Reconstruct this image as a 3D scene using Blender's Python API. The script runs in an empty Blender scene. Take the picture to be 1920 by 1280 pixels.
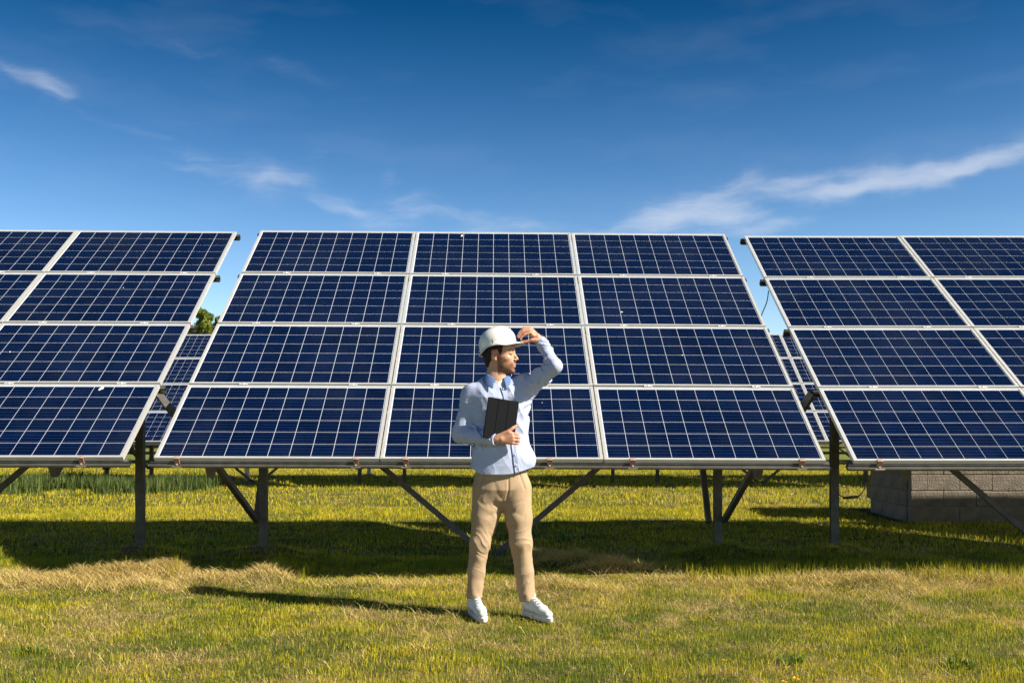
import bpy, bmesh, math, random
import numpy as np
from mathutils import Vector, Matrix
random.seed(7); RNG = np.random.default_rng(11)
sc = bpy.context.scene
COL = sc.collection
R = math.radians

# ------------------------------------------------------------------ camera
F_PX, CX, CY, CAM_H = 1835.0, 960.0, 798.0, 1.2
cam_d = bpy.data.cameras.new('camera'); cam = bpy.data.objects.new('camera', cam_d); COL.objects.link(cam)
cam.location = (0, 0, CAM_H); cam.rotation_euler = (R(90), 0, 0)
cam_d.sensor_width = 36; cam_d.lens = F_PX / 1920 * 36
cam_d.shift_y = (CY - 640) / 1920
cam_d.clip_start = .1; cam_d.clip_end = 3000
cam_d.dof.use_dof = True; cam_d.dof.focus_distance = 6.9; cam_d.dof.aperture_fstop = 5.0
sc.camera = cam

# ------------------------------------------------------------------ light and sky
SUNV = Vector((1.24, -.535, 1.0)).normalized()          # towards the sun
SUN_EL = math.asin(SUNV.z); SUN_AZ = math.atan2(SUNV.x, SUNV.y)
sun_d = bpy.data.lights.new('sun', 'SUN'); sun_d.energy = 5.0; sun_d.angle = R(.5); sun_d.color = (1, .93, .80)
sun = bpy.data.objects.new('sun', sun_d); COL.objects.link(sun)
sun.rotation_euler = SUNV.to_track_quat('Z', 'Y').to_euler(); sun.location = (8, -4, 8)

world = bpy.data.worlds.new('World'); sc.world = world; world.use_nodes = True
nt = world.node_tree; N = nt.nodes; L = nt.links; N.clear()
def nd(tree, t, **kw):
    n = tree.nodes.new(t)
    for k, v in kw.items(): setattr(n, k, v)
    return n
def mth(tree, op, a=None, b=None, c=None, clamp=False):
    n = tree.nodes.new('ShaderNodeMath'); n.operation = op; n.use_clamp = clamp
    for i, v in enumerate((a, b, c)):
        if v is None: continue
        if isinstance(v, (int, float)): n.inputs[i].default_value = v
        else: tree.links.new(v, n.inputs[i])
    return n.outputs[0]
def sky_nodes():
    out = nd(nt, 'ShaderNodeOutputWorld'); bg = nd(nt, 'ShaderNodeBackground')
    sky = nd(nt, 'ShaderNodeTexSky', sky_type='NISHITA'); sky.sun_disc = False
    sky.sun_elevation = SUN_EL; sky.sun_rotation = SUN_AZ; sky.altitude = 200
    sky.air_density = 1.0; sky.dust_density = .35; sky.ozone_density = 3.0
    tc = nd(nt, 'ShaderNodeTexCoord'); sep = nd(nt, 'ShaderNodeSeparateXYZ'); L.new(tc.outputs['Generated'], sep.inputs[0])
    x, y, z = sep.outputs
    az = mth(nt, 'ARCTAN2', x, y); el = mth(nt, 'ARCSINE', z)
    # deep, saturated blue overhead that pales towards the horizon
    hsv = nd(nt, 'ShaderNodeHueSaturation'); sr = nd(nt, 'ShaderNodeMapRange'); L.new(el, sr.inputs[0]); sr.inputs[1].default_value = 0; sr.inputs[2].default_value = .40; sr.inputs[3].default_value = 1.08; sr.inputs[4].default_value = 1.44
    hsv.inputs['Hue'].default_value = .504
    L.new(sr.outputs[0], hsv.inputs['Saturation']); hsv.inputs['Value'].default_value = 1.0
    L.new(sky.outputs[0], hsv.inputs['Color'])
    gr = nd(nt, 'ShaderNodeMapRange'); L.new(el, gr.inputs[0])
    gr.inputs[1].default_value = 0.0; gr.inputs[2].default_value = .50; gr.inputs[3].default_value = SKY_LOW; gr.inputs[4].default_value = SKY_HIGH
    mul = nd(nt, 'ShaderNodeVectorMath', operation='SCALE'); L.new(hsv.outputs[0], mul.inputs[0]); L.new(gr.outputs[0], mul.inputs['Scale'])
    # cirrus: soft stretched noise inside a handful of drawn-out wisps, given as azimuth, elevation, length, width, slope
    vec = nd(nt, 'ShaderNodeCombineXYZ'); L.new(az, vec.inputs[0]); L.new(el, vec.inputs[1])
    warp = nd(nt, 'ShaderNodeTexNoise'); warp.inputs['Scale'].default_value = 14; warp.inputs['Detail'].default_value = 3
    L.new(vec.outputs[0], warp.inputs['Vector'])
    wv = nd(nt, 'ShaderNodeVectorMath', operation='MULTIPLY_ADD'); L.new(warp.outputs['Color'], wv.inputs[0])
    wv.inputs[1].default_value = (.035, .035, 0); wv.inputs[2].default_value = (-.0175, -.0175, 0)
    wadd = nd(nt, 'ShaderNodeVectorMath', operation='ADD'); L.new(vec.outputs[0], wadd.inputs[0]); L.new(wv.outputs[0], wadd.inputs[1])
    ws = nd(nt, 'ShaderNodeSeparateXYZ'); L.new(wadd.outputs[0], ws.inputs[0])
    total = None
    for px, py, lx, ly, sl, k in CLOUDS:
        a0 = math.atan((px - CX) / F_PX); e0 = math.atan((CY - py) / F_PX * math.cos(a0))
        ca, sa = math.cos(sl), math.sin(sl)
        dx = mth(nt, 'SUBTRACT', ws.outputs[0], a0); dy = mth(nt, 'SUBTRACT', ws.outputs[1], e0)
        u = mth(nt, 'ADD', mth(nt, 'MULTIPLY', dx, ca / lx), mth(nt, 'MULTIPLY', dy, sa / lx))
        v = mth(nt, 'ADD', mth(nt, 'MULTIPLY', dx, -sa / ly), mth(nt, 'MULTIPLY', dy, ca / ly))
        r2 = mth(nt, 'ADD', mth(nt, 'POWER', mth(nt, 'ABSOLUTE', u), 2.4), mth(nt, 'MULTIPLY', v, v))
        g = mth(nt, 'MULTIPLY', mth(nt, 'EXPONENT', mth(nt, 'MULTIPLY', r2, -1.0)), k)
        total = g if total is None else mth(nt, 'ADD', total, g)
    mp = nd(nt, 'ShaderNodeMapping'); mp.inputs['Rotation'].default_value = (0, 0, R(-14)); mp.inputs['Scale'].default_value = (6, 26, 1)
    L.new(wadd.outputs[0], mp.inputs[0])
    n1 = nd(nt, 'ShaderNodeTexNoise'); n1.inputs['Scale'].default_value = 2.2; n1.inputs['Detail'].default_value = 9; n1.inputs['Roughness'].default_value = .58
    L.new(mp.outputs[0], n1.inputs['Vector'])
    nr = nd(nt, 'ShaderNodeMapRange'); L.new(n1.outputs[0], nr.inputs[0]); nr.inputs[1].default_value = .28; nr.inputs[2].default_value = .68
    cr = nd(nt, 'ShaderNodeMapRange', interpolation_type='SMOOTHSTEP'); cr.inputs[1].default_value = .02; cr.inputs[2].default_value = 1.5; cr.inputs[4].default_value = .56
    fib = mth(nt, 'MULTIPLY', mth(nt, 'SUBTRACT', n1.outputs[0], .5), 2.0); msk = mth(nt, 'MINIMUM', mth(nt, 'MULTIPLY', total, 4.0), 1.0)
    L.new(mth(nt, 'ADD', mth(nt, 'MULTIPLY', total, 1.15), mth(nt, 'MULTIPLY', fib, msk)), cr.inputs[0]); dens = cr.outputs[0]
    # thin veil of the same cirrus over the whole sky
    n2 = nd(nt, 'ShaderNodeTexNoise'); n2.inputs['Scale'].default_value = .8; n2.inputs['Detail'].default_value = 5; L.new(mp.outputs[0], n2.inputs['Vector'])
    vr = nd(nt, 'ShaderNodeMapRange'); L.new(n2.outputs[0], vr.inputs[0]); vr.inputs[1].default_value = .5; vr.inputs[2].default_value = .9; vr.inputs[4].default_value = .07
    dens = mth(nt, 'ADD', dens, vr.outputs[0], clamp=True)
    mix = nd(nt, 'ShaderNodeMix', data_type='RGBA'); L.new(dens, mix.inputs[0]); L.new(mul.outputs[0], mix.inputs[6])
    mix.inputs[7].default_value = CLOUD_COL
    L.new(mix.outputs[2], bg.inputs[0]); bg.inputs[1].default_value = SKY_STR
    L.new(bg.outputs[0], out.inputs[0])
SKY_STR, SKY_LOW, SKY_HIGH, CLOUD_COL = .075, 1.45, .235, (5.2, 5.5, 6.2, 1)
CLOUDS = [(58, 152, .045, .010, -.22, .38), (100, 172, .022, .006, -.3, .30), (440, 318, .075, .013, -.12, .40), (500, 345, .024, .020, -.3, .34),
          (650, 386, .035, .008, -.1, .50), (740, 398, .055, .017, .05, .34), (735, 330, .010, .010, .5, .25), (950, 424, .045, .013, .15, .50), (840, 385, .05, .008, -.15, .3),
          (1260, 405, .045, .014, .05, .65), (1330, 368, .050, .011, .28, .60), (1380, 400, .03, .012, 0, .4), (1390, 415, .03, .016, -.1, .30), (1450, 425, .04, .007, .25, .45),
          (1480, 350, .055, .008, .18, .45), (1680, 338, .080, .011, .16, .85), (1850, 308, .090, .010, .20, .6), (1560, 352, .05, .010, .1, .5),
          (260, 236, .07, .005, -.12, .16), (420, 110, .14, .008, -.12, .14), (205, 300, .02, .008, 0, .2), (610, 290, .03, .012, .5, .16), (1230, 425, .09, .02, 0, .3)]
sky_nodes()
sc.view_settings.view_transform = 'Standard'; sc.view_settings.look = 'None'
sc.view_settings.exposure = 0.98; sc.view_settings.gamma = 1.0; sc.view_settings.use_curve_mapping = False

# ------------------------------------------------------------------ helpers
def tag(o, label=None, cat=None, group=None, kind=None):
    if label: o['label'] = label
    if cat: o['category'] = cat
    if group: o['group'] = group
    if kind: o['kind'] = kind
    return o
def empty(name, loc, rz=0):
    o = bpy.data.objects.new(name, None); COL.objects.link(o); o.location = loc; o.rotation_euler = (0, 0, rz); o.empty_display_size = .2
    return o
def link(name, me, parent=None, mat=None):
    o = bpy.data.objects.new(name, me); COL.objects.link(o)
    if parent: o.parent = parent
    if mat: me.materials.append(mat)
    return o
def copy_tree(o, parent=None):
    c = o.copy(); COL.objects.link(c); c.parent = parent
    for ch in [k for k in KIDS.get(o.name, [])]: copy_tree(ch, c)
    return c
KIDS = {}
def index_kids():
    KIDS.clear()
    for o in COL.objects:
        if o.parent: KIDS.setdefault(o.parent.name, []).append(o)
class MB:
    """collects boxes, bars and tubes, then becomes one mesh object"""
    def __init__(s): s.v = []; s.f = []; s.m = []
    def add(s, vs, fs, mi=0):
        b = len(s.v); s.v += [tuple(p) for p in vs]; s.f += [tuple(i + b for i in f) for f in fs]; s.m += [mi] * len(fs)
    def box(s, lo, hi, M=None, mi=0, bev=0):
        x0, y0, z0 = lo; x1, y1, z1 = hi
        if bev:
            b = bev; vs = []
            for z, k in ((z0, b), (z0 + b, 0), (z1 - b, 0), (z1, b)):
                vs += [(x0 + k, y0 + k, z), (x1 - k, y0 + k, z), (x1 - k, y1 - k, z), (x0 + k, y1 - k, z)]
            fs = [(3, 2, 1, 0), (12, 13, 14, 15)]
            for r in range(3):
                for i in range(4):
                    j = (i + 1) % 4; fs.append((r * 4 + i, r * 4 + j, r * 4 + 4 + j, r * 4 + 4 + i))
        else:
            vs = [(x0, y0, z0), (x1, y0, z0), (x1, y1, z0), (x0, y1, z0), (x0, y0, z1), (x1, y0, z1), (x1, y1, z1), (x0, y1, z1)]
            fs = [(3, 2, 1, 0), (4, 5, 6, 7), (0, 1, 5, 4), (1, 2, 6, 5), (2, 3, 7, 6), (3, 0, 4, 7)]
        if M is not None: vs = [M @ Vector(p) for p in vs]
        s.add(vs, fs, mi)
    def bar(s, a, b, w, h, mi=0, up=(0, 0, 1), channel=False):
        a = Vector(a); b = Vector(b); d = (b - a); ln = d.length; d.normalize(); u = Vector(up)
        x = d.cross(u).normalized(); z = x.cross(d).normalized()
        M = Matrix((x, d, z)).transposed().to_4x4(); M.translation = a
        if channel:   # open C section
            t = .005
            s.box((-w / 2, 0, -h / 2), (-w / 2 + t, ln, h / 2), M, mi)
            s.box((-w / 2 + t, 0, h / 2 - t), (w / 2, ln, h / 2), M, mi)
            s.box((-w / 2 + t, 0, -h / 2), (w / 2, ln, -h / 2 + t), M, mi)
            s.box((w / 2 - t, 0, h / 2 - t - .012), (w / 2, ln, h / 2 - t), M, mi)
            s.box((w / 2 - t, 0, -h / 2 + t), (w / 2, ln, -h / 2 + t + .012), M, mi)
        else: s.box((-w / 2, 0, -h / 2), (w / 2, ln, h / 2), M, mi)
    def tube(s, pts, rad, n=8, mi=0, caps=True):
        pts = [Vector(p) for p in pts]; k = len(pts); rr = rad if isinstance(rad, (list, tuple)) else [rad] * k
        rings = []; prev = None
        for i, p in enumerate(pts):
            t = (pts[min(i + 1, k - 1)] - pts[max(i - 1, 0)]).normalized()
            a = t.orthogonal().normalized() if prev is None else (prev - t * prev.dot(t)).normalized()
            prev = a; b = t.cross(a)
            rings.append([p + (a * math.cos(q) + b * math.sin(q)) * rr[i] for q in [2 * math.pi * j / n for j in range(n)]])
        vs = [v for r in rings for v in r]; fs = []
        for i in range(k - 1):
            for j in range(n):
                j2 = (j + 1) % n; fs.append((i * n + j, i * n + j2, (i + 1) * n + j2, (i + 1) * n + j))
        if caps: fs += [tuple(range(n))[::-1], tuple((k - 1) * n + j for j in range(n))]
        s.add(vs, fs, mi)
    def mesh(s, name, mats, smooth=False):
        me = bpy.data.meshes.new(name); me.from_pydata(s.v, [], s.f)
        for m in (mats if isinstance(mats, (list, tuple)) else [mats]): me.materials.append(m)
        me.polygons.foreach_set('material_index', s.m)
        if smooth: me.polygons.foreach_set('use_smooth', [True] * len(s.f))
        me.update(); return me
    def build(s, name, mats, parent=None, smooth=False): return link(name, s.mesh(name, mats, smooth), parent)

def hash01(ix, iy, iz=0, seed=0):
    h = (ix.astype(np.int64) * 374761393 + iy.astype(np.int64) * 668265263 + np.asarray(iz).astype(np.int64) * 2147483647 + seed * 974634777) & 0xffffffff
    h = ((h ^ (h >> 13)) * 1274126177) & 0xffffffff
    return ((h ^ (h >> 16)) & 0xffffff) / float(0xffffff)
def vnoise2(x, y, seed=0):
    xi = np.floor(x); yi = np.floor(y); fx = x - xi; fy = y - yi
    fx = fx * fx * (3 - 2 * fx); fy = fy * fy * (3 - 2 * fy)
    a = hash01(xi, yi, 0, seed); b = hash01(xi + 1, yi, 0, seed); c = hash01(xi, yi + 1, 0, seed); d = hash01(xi + 1, yi + 1, 0, seed)
    return (a * (1 - fx) + b * fx) * (1 - fy) + (c * (1 - fx) + d * fx) * fy
def fbm2(x, y, o=4, seed=0):
    s = 0; a = .5; t = 0
    for i in range(o):
        s = s + a * vnoise2(x * 2 ** i + 17.3 * i, y * 2 ** i - 9.1 * i, seed + i); t += a; a *= .5
    return s / t
def vnoise3(x, y, z, seed=0):
    xi = np.floor(x); yi = np.floor(y); zi = np.floor(z); fx = x - xi; fy = y - yi; fz = z - zi
    fx = fx * fx * (3 - 2 * fx); fy = fy * fy * (3 - 2 * fy); fz = fz * fz * (3 - 2 * fz)
    def pl(k):
        a = hash01(xi, yi, zi + k, seed); b = hash01(xi + 1, yi, zi + k, seed); c = hash01(xi, yi + 1, zi + k, seed); d = hash01(xi + 1, yi + 1, zi + k, seed)
        return (a * (1 - fx) + b * fx) * (1 - fy) + (c * (1 - fx) + d * fx) * fy
    return pl(0) * (1 - fz) + pl(1) * fz

# ------------------------------------------------------------------ materials
def pmat(name, col, rough=.6, metal=0, spec=.5, noise=None, bump=None, coat=0):
    m = bpy.data.materials.new(name); m.use_nodes = True; t = m.node_tree; b = t.nodes['Principled BSDF']
    b.inputs['Base Color'].default_value = (*col, 1); b.inputs['Roughness'].default_value = rough; b.inputs['Metallic'].default_value = metal
    b.inputs['Specular IOR Level'].default_value = spec; b.inputs['Coat Weight'].default_value = coat
    tc = nd(t, 'ShaderNodeTexCoord')
    if noise:
        sc_, col2, amt = noise
        n = nd(t, 'ShaderNodeTexNoise'); n.inputs['Scale'].default_value = sc_; n.inputs['Detail'].default_value = 6; t.links.new(tc.outputs['Object'], n.inputs['Vector'])
        r = nd(t, 'ShaderNodeMapRange'); t.links.new(n.outputs[0], r.inputs[0]); r.inputs[1].default_value = .35; r.inputs[2].default_value = .7; r.inputs[4].default_value = amt
        x = nd(t, 'ShaderNodeMix', data_type='RGBA'); t.links.new(r.outputs[0], x.inputs[0]); x.inputs[6].default_value = (*col, 1); x.inputs[7].default_value = (*col2, 1)
        t.links.new(x.outputs[2], b.inputs['Base Color'])
    if bump:
        s2, st = bump
        n = nd(t, 'ShaderNodeTexNoise'); n.inputs['Scale'].default_value = s2; n.inputs['Detail'].default_value = 5; t.links.new(tc.outputs['Object'], n.inputs['Vector'])
        bp = nd(t, 'ShaderNodeBump'); bp.inputs['Strength'].default_value = st; bp.inputs['Distance'].default_value = .01
        t.links.new(n.outputs[0], bp.inputs['Height']); t.links.new(bp.outputs[0], b.inputs['Normal'])
    return m
M_frame = pmat('anodised_aluminium', (.74, .73, .69), .40, .5, noise=(9, (.58, .56, .51), .5))
M_back = pmat('white_backsheet', (.56, .60, .68), .5, noise=(3, (.46, .49, .55), .4))
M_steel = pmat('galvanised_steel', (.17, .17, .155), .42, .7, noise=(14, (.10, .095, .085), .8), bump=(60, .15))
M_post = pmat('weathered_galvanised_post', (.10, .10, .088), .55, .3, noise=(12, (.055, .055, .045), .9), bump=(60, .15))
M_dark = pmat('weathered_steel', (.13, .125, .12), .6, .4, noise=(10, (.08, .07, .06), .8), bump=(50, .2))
M_rust = pmat('rusty_clamp', (.26, .12, .07), .8, 0, noise=(90, (.45, .34, .28), .9))
M_bright = pmat('bright_zinc', (.75, .72, .68), .35, .5, noise=(60, (.5, .45, .4), .7))
M_conc = pmat('concrete', (.24, .20, .155), .9, 0, .3, noise=(7, (.15, .125, .10), .95), bump=(40, 1.0))
M_foot = pmat('earthy_concrete', (.14, .12, .09), .95, 0, .2, noise=(25, (.08, .06, .04), .9), bump=(90, .6))
M_mortar = pmat('mortar', (.25, .22, .17), .95, 0, .2, noise=(30, (.18, .17, .15), .9), bump=(120, .6))
M_black = pmat('black_plastic', (.02, .02, .022), .5)
M_drop = pmat('dried_droppings', (.72, .68, .58), .9)
def cell_mat():
    m = bpy.data.materials.new('polycrystalline_cell'); m.use_nodes = True; t = m.node_tree; b = t.nodes['Principled BSDF']
    uv = nd(t, 'ShaderNodeUVMap'); s = nd(t, 'ShaderNodeSeparateXYZ'); t.links.new(uv.outputs[0], s.inputs[0])
    # busbars: four thin lines along the cell; between them fine fingers that only tint it
    fr = mth(t, 'FRACT', mth(t, 'MULTIPLY', s.outputs[1], 4.0)); bar = mth(t, 'LESS_THAN', mth(t, 'ABSOLUTE', mth(t, 'SUBTRACT', fr, .5)), .045)
    geo = nd(t, 'ShaderNodeNewGeometry')
    vo = nd(t, 'ShaderNodeTexVoronoi'); vo.inputs['Scale'].default_value = 70; t.links.new(geo.outputs['Position'], vo.inputs['Vector'])
    n = nd(t, 'ShaderNodeTexNoise'); n.inputs['Scale'].default_value = 2.4; n.inputs['Detail'].default_value = 2; t.links.new(geo.outputs['Position'], n.inputs['Vector'])
    oi = nd(t, 'ShaderNodeObjectInfo')
    c1 = nd(t, 'ShaderNodeMix', data_type='RGBA'); c1.inputs[6].default_value = (.0005, .0032, .017, 1); c1.inputs[7].default_value = (.0008, .0062, .033, 1)
    f = mth(t, 'ADD', mth(t, 'MULTIPLY', oi.outputs['Random'], .6), mth(t, 'MULTIPLY', n.outputs[0], .6)); t.links.new(f, c1.inputs[0])
    sx = nd(t, 'ShaderNodeSeparateColor'); t.links.new(vo.outputs['Color'], sx.inputs[0])
    c2 = nd(t, 'ShaderNodeMix', data_type='RGBA', blend_type='MULTIPLY'); c2.inputs[0].default_value = 1
    g = nd(t, 'ShaderNodeCombineColor'); q = mth(t, 'ADD', mth(t, 'MULTIPLY', sx.outputs[0], .4), .8)
    for i in range(3): t.links.new(q, g.inputs[i])
    t.links.new(c1.outputs[2], c2.inputs[6]); t.links.new(g.outputs[0], c2.inputs[7])
    c3 = nd(t, 'ShaderNodeMix', data_type='RGBA'); t.links.new(mth(t, 'MULTIPLY', bar, .35), c3.inputs[0]); t.links.new(c2.outputs[2], c3.inputs[6]); c3.inputs[7].default_value = (.05, .085, .17, 1)
    # thin film of dust
    d = nd(t, 'ShaderNodeTexNoise'); d.inputs['Scale'].default_value = 1.3; d.inputs['Detail'].default_value = 8; d.inputs['Roughness'].default_value = .7; t.links.new(geo.outputs['Position'], d.inputs['Vector'])
    dr = nd(t, 'ShaderNodeMapRange'); t.links.new(d.outputs[0], dr.inputs[0]); dr.inputs[1].default_value = .45; dr.inputs[2].default_value = .8; dr.inputs[4].default_value = .035
    c4 = nd(t, 'ShaderNodeMix', data_type='RGBA'); t.links.new(dr.outputs[0], c4.inputs[0]); t.links.new(c3.outputs[2], c4.inputs[6]); c4.inputs[7].default_value = (.22, .24, .27, 1)
    t.links.new(c4.outputs[2], b.inputs['Base Color'])
    b.inputs['Roughness'].default_value = .14; b.inputs['Specular IOR Level'].default_value = .32
    return m
M_cell = cell_mat()

# ------------------------------------------------------------------ ground
BUMPS = []   # x, y, sx, sy, h
def unpx(px, py): D = CAM_H * F_PX / (py - CY); return ((px - CX) * D / F_PX, D)
for px, py, sx, sy, h in [(310, 1072, .22, .16, .13), (205, 1078, .38, .15, .10), (90, 1085, .40, .18, .07), (260, 1092, .30, .14, .05), (500, 1078, .20, .15, .10), (410, 1082, .25, .14, .06),
                          (620, 1085, .3, .12, .04), (1050, 1094, .35, .15, .06), (1090, 1050, .40, .10, .09), (1150, 1062, .30, .08, .08), (1020, 1040, .25, .10, .08), (1280, 1080, .40, .16, .07),
                          (1450, 1085, .35, .14, .06), (1560, 1078, .4, .15, .09), (1655, 1088, .25, .14, .07), (1740, 1072, .35, .15, .08), (1880, 1080, .35, .15, .08), (790, 1204, .10, .05, .02), (10, 1075, .3, .15, .06), (760, 1085, .3, .15, .05)]:
    x, y = unpx(px, py + 16); BUMPS.append((x, y, sx, sy * .85, h * (1.0 if px < 620 or 1000 < px < 1200 or px == 1655 else .45)))
BUMPS += [(-2.26, 8.9, .42, .30, .11), (1.87, 8.9, .42, .30, .10), (-3.38, 8.9, .40, .28, .10), (2.93, 8.9, .4, .3, .10)]
NB = 20   # bumps of hay come first, earth at the posts after
def gh(x, y):
    x = np.asarray(x, float); y = np.asarray(y, float)
    fade = np.clip((45 - np.hypot(x, y - 8)) / 20, 0, 1)
    z = ((fbm2(x * .5, y * .5, 3, 5) - .5) * .05 + (fbm2(x * 3, y * 3, 3, 9) - .5) * .035) * fade
    lump = .55 + .9 * fbm2(x * 7, y * 9, 3, 15)
    for bx, by, sx, sy, h in BUMPS: z = z + h * lump * np.exp(-((x - bx) / sx) ** 2 - ((y - by) / sy) ** 2)
    return z
def gz(x, y): return float(gh(np.array([x]), np.array([y]))[0])
def straw(x, y):     # 0 green .. 1 dry straw: patches of cut, dried grass
    s = fbm2(x * 1.1 + 3, y * 1.6, 4, 21); m = fbm2(x * 6, y * 8, 4, 33)
    band = np.exp(-((y - 7.45) / .55) ** 2) * (.35 + .45 * fbm2(x * .9, y * .5, 2, 44)) + .5 * np.exp(-((y - 9.0) / .5) ** 2) * np.exp(-((x - .9) / .8) ** 2)
    near = np.clip((9.5 - y) / 3, 0, 1) * .17
    v = (s - .52) * 1.7 + (m - .5) * 2.2 + band * .85 + near + .06
    for bx, by, sx, sy, h in BUMPS[:NB]: v = v + 4.0 * h * np.exp(-((x - bx) / sx / 1.2) ** 2 - ((y - by) / sy / 1.2) ** 2)
    return np.clip(v, 0, 1)
def attr_mat(name, rough=.8, trans=0, bump=0, noise_sc=40, spec=.3, var=.0, sss=0):
    m = bpy.data.materials.new(name); m.use_nodes = True; t = m.node_tree; b = t.nodes['Principled BSDF']
    a = nd(t, 'ShaderNodeAttribute'); a.attribute_name = 'Col'; src = a.outputs['Color']
    tc = nd(t, 'ShaderNodeTexCoord')
    if var:
        n = nd(t, 'ShaderNodeTexNoise'); n.inputs['Scale'].default_value = noise_sc; n.inputs['Detail'].default_value = 5; t.links.new(tc.outputs['Object'], n.inputs['Vector'])
        r = nd(t, 'ShaderNodeMapRange'); t.links.new(n.outputs[0], r.inputs[0]); r.inputs[1].default_value = .3; r.inputs[2].default_value = .7; r.inputs[3].default_value = 1 - var; r.inputs[4].default_value = 1 + var
        v = nd(t, 'ShaderNodeVectorMath', operation='SCALE'); t.links.new(src, v.inputs[0]); t.links.new(r.outputs[0], v.inputs['Scale']); src = v.outputs[0]
    t.links.new(src, b.inputs['Base Color']); b.inputs['Roughness'].default_value = rough; b.inputs['Specular IOR Level'].default_value = spec
    if sss: b.inputs['Subsurface Weight'].default_value = sss; b.inputs['Subsurface Scale'].default_value = .01; b.inputs['Subsurface Radius'].default_value = (1, .35, .2)
    if bump:
        n = nd(t, 'ShaderNodeTexNoise'); n.inputs['Scale'].default_value = noise_sc * 1.5; n.inputs['Detail'].default_value = 6; t.links.new(tc.outputs['Object'], n.inputs['Vector'])
        bp = nd(t, 'ShaderNodeBump'); bp.inputs['Strength'].default_value = bump; bp.inputs['Distance'].default_value = .02
        t.links.new(n.outputs[0], bp.inputs['Height']); t.links.new(bp.outputs[0], b.inputs['Normal'])
    if trans:
        tr = nd(t, 'ShaderNodeBsdfTranslucent'); t.links.new(src, tr.inputs[0]); mx = nd(t, 'ShaderNodeMixShader'); mx.inputs[0].default_value = trans
        t.links.new(b.outputs[0], mx.inputs[1]); t.links.new(tr.outputs[0], mx.inputs[2]); t.links.new(mx.outputs[0], t.nodes['Material Output'].inputs[0])
    return m
M_ground = attr_mat('turf_soil', .95, bump=.8, noise_sc=45, var=.45, spec=.1)
M_grass = attr_mat('grass_blades', .55, trans=.45, spec=.25)
M_strawm = attr_mat('straw', .6, trans=.25, spec=.3)
M_leaf = attr_mat('leaves', .5, trans=.3, spec=.3)
def mesh_np(name, v, quads=None, tris=None, col=None, smooth=False):
    me = bpy.data.meshes.new(name); v = np.asarray(v, np.float32); me.vertices.add(len(v)); me.vertices.foreach_set('co', v.ravel())
    parts = []; st = []; k = 0
    if quads is not None and len(quads): parts.append(np.asarray(quads, np.int32).ravel()); st.append(np.arange(len(quads)) * 4); k = len(quads) * 4
    if tris is not None and len(tris): parts.append(np.asarray(tris, np.int32).ravel()); st.append(np.arange(len(tris)) * 3 + k)
    li = np.concatenate(parts); ls = np.concatenate(st).astype(np.int32)
    me.loops.add(len(li)); me.loops.foreach_set('vertex_index', li); me.polygons.add(len(ls)); me.polygons.foreach_set('loop_start', ls)
    if smooth: me.polygons.foreach_set('use_smooth', np.ones(len(ls), bool))
    if col is not None:
        a = me.attributes.new('Col', 'FLOAT_COLOR', 'POINT'); c = np.ones((len(v), 4), np.float32); c[:, :3] = col; a.data.foreach_set('color', c.ravel())
    me.update(calc_edges=True); return me
def lerp(a, b, t): return a + (b - a) * t
def make_ground():
    xs = np.concatenate([[-600, -200, -80, -40, -25], np.arange(-16, -6, .25), np.arange(-6, 6, .05), np.arange(6, 16.1, .25), [25, 40, 80, 200, 600]])
    ys = np.concatenate([[-60, -10, 0, 2], np.arange(3.5, 10.5, .05), np.arange(10.5, 30, .25), [33, 38, 45, 60, 90, 150, 300, 900]])
    X, Y = np.meshgrid(xs, ys); Z = gh(X, Y); s = straw(X, Y)[..., None]; n = fbm2(X * 8, Y * 8, 3, 70)[..., None]
    c = lerp(np.array([.075, .085, .022]), np.array([.24, .17, .075]), s) * (.6 + .8 * n)
    c = lerp(c, np.array([.16, .17, .035]), np.clip((Y - 22) / 15, 0, 1)[..., None])
    dirt = np.zeros_like(X)
    for px, py, r in [(500, 1045, .45), (262, 1042, .35), (1130, 1052, .6), (930, 1045, .4)]:
        x, y = unpx(px, py); dirt += np.exp(-((X - x) / r) ** 2 - ((Y - y) / r / .6) ** 2)
    c = lerp(c, np.array([.06, .045, .025]), np.clip(dirt, 0, 1)[..., None])
    ny, nx = X.shape; I = np.arange(ny * nx).reshape(ny, nx)
    q = np.stack([I[:-1, :-1], I[:-1, 1:], I[1:, 1:], I[1:, :-1]], -1).reshape(-1, 4)
    me = mesh_np('ground', np.stack([X, Y, Z], -1).reshape(-1, 3), q, None, c.reshape(-1, 3), True)
    tag(link('ground', me, None, M_ground), kind='structure')
make_ground()
def blades(x, y, h, w, col, lean=.35, z=None, seed=0, lean_dir=None):
    n = len(x); r = np.random.default_rng(seed); z = gh(x, y) if z is None else z
    a = r.uniform(0, 2 * np.pi, n); wx, wy = np.cos(a) * w / 2, np.sin(a) * w / 2
    b = r.uniform(0, 2 * np.pi, n) if lean_dir is None else lean_dir; ln = np.abs(r.normal(0, 1, n)) * lean * h if np.isscalar(lean) else lean * h
    lx, ly = np.cos(b) * ln, np.sin(b) * ln
    hz = np.sqrt(np.maximum(h * h - ln * ln, (h * .12) ** 2))
    P = np.empty((n, 5, 3), np.float32)
    P[:, 0] = np.stack([x - wx, y - wy, z - .006], 1); P[:, 1] = np.stack([x + wx, y + wy, z - .006], 1)
    mx, my, mz = x + lx * .35, y + ly * .35, z + hz * .62
    P[:, 2] = np.stack([mx + wx * .75, my + wy * .75, mz], 1); P[:, 3] = np.stack([mx - wx * .75, my - wy * .75, mz], 1)
    P[:, 4] = np.stack([x + lx, y + ly, z + hz], 1)
    i = np.arange(n)[:, None] * 5
    return P.reshape(-1, 3), i + np.array([[0, 1, 2, 3]]), i + np.array([[3, 2, 4]]), np.repeat(col, 5, 0)
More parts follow.
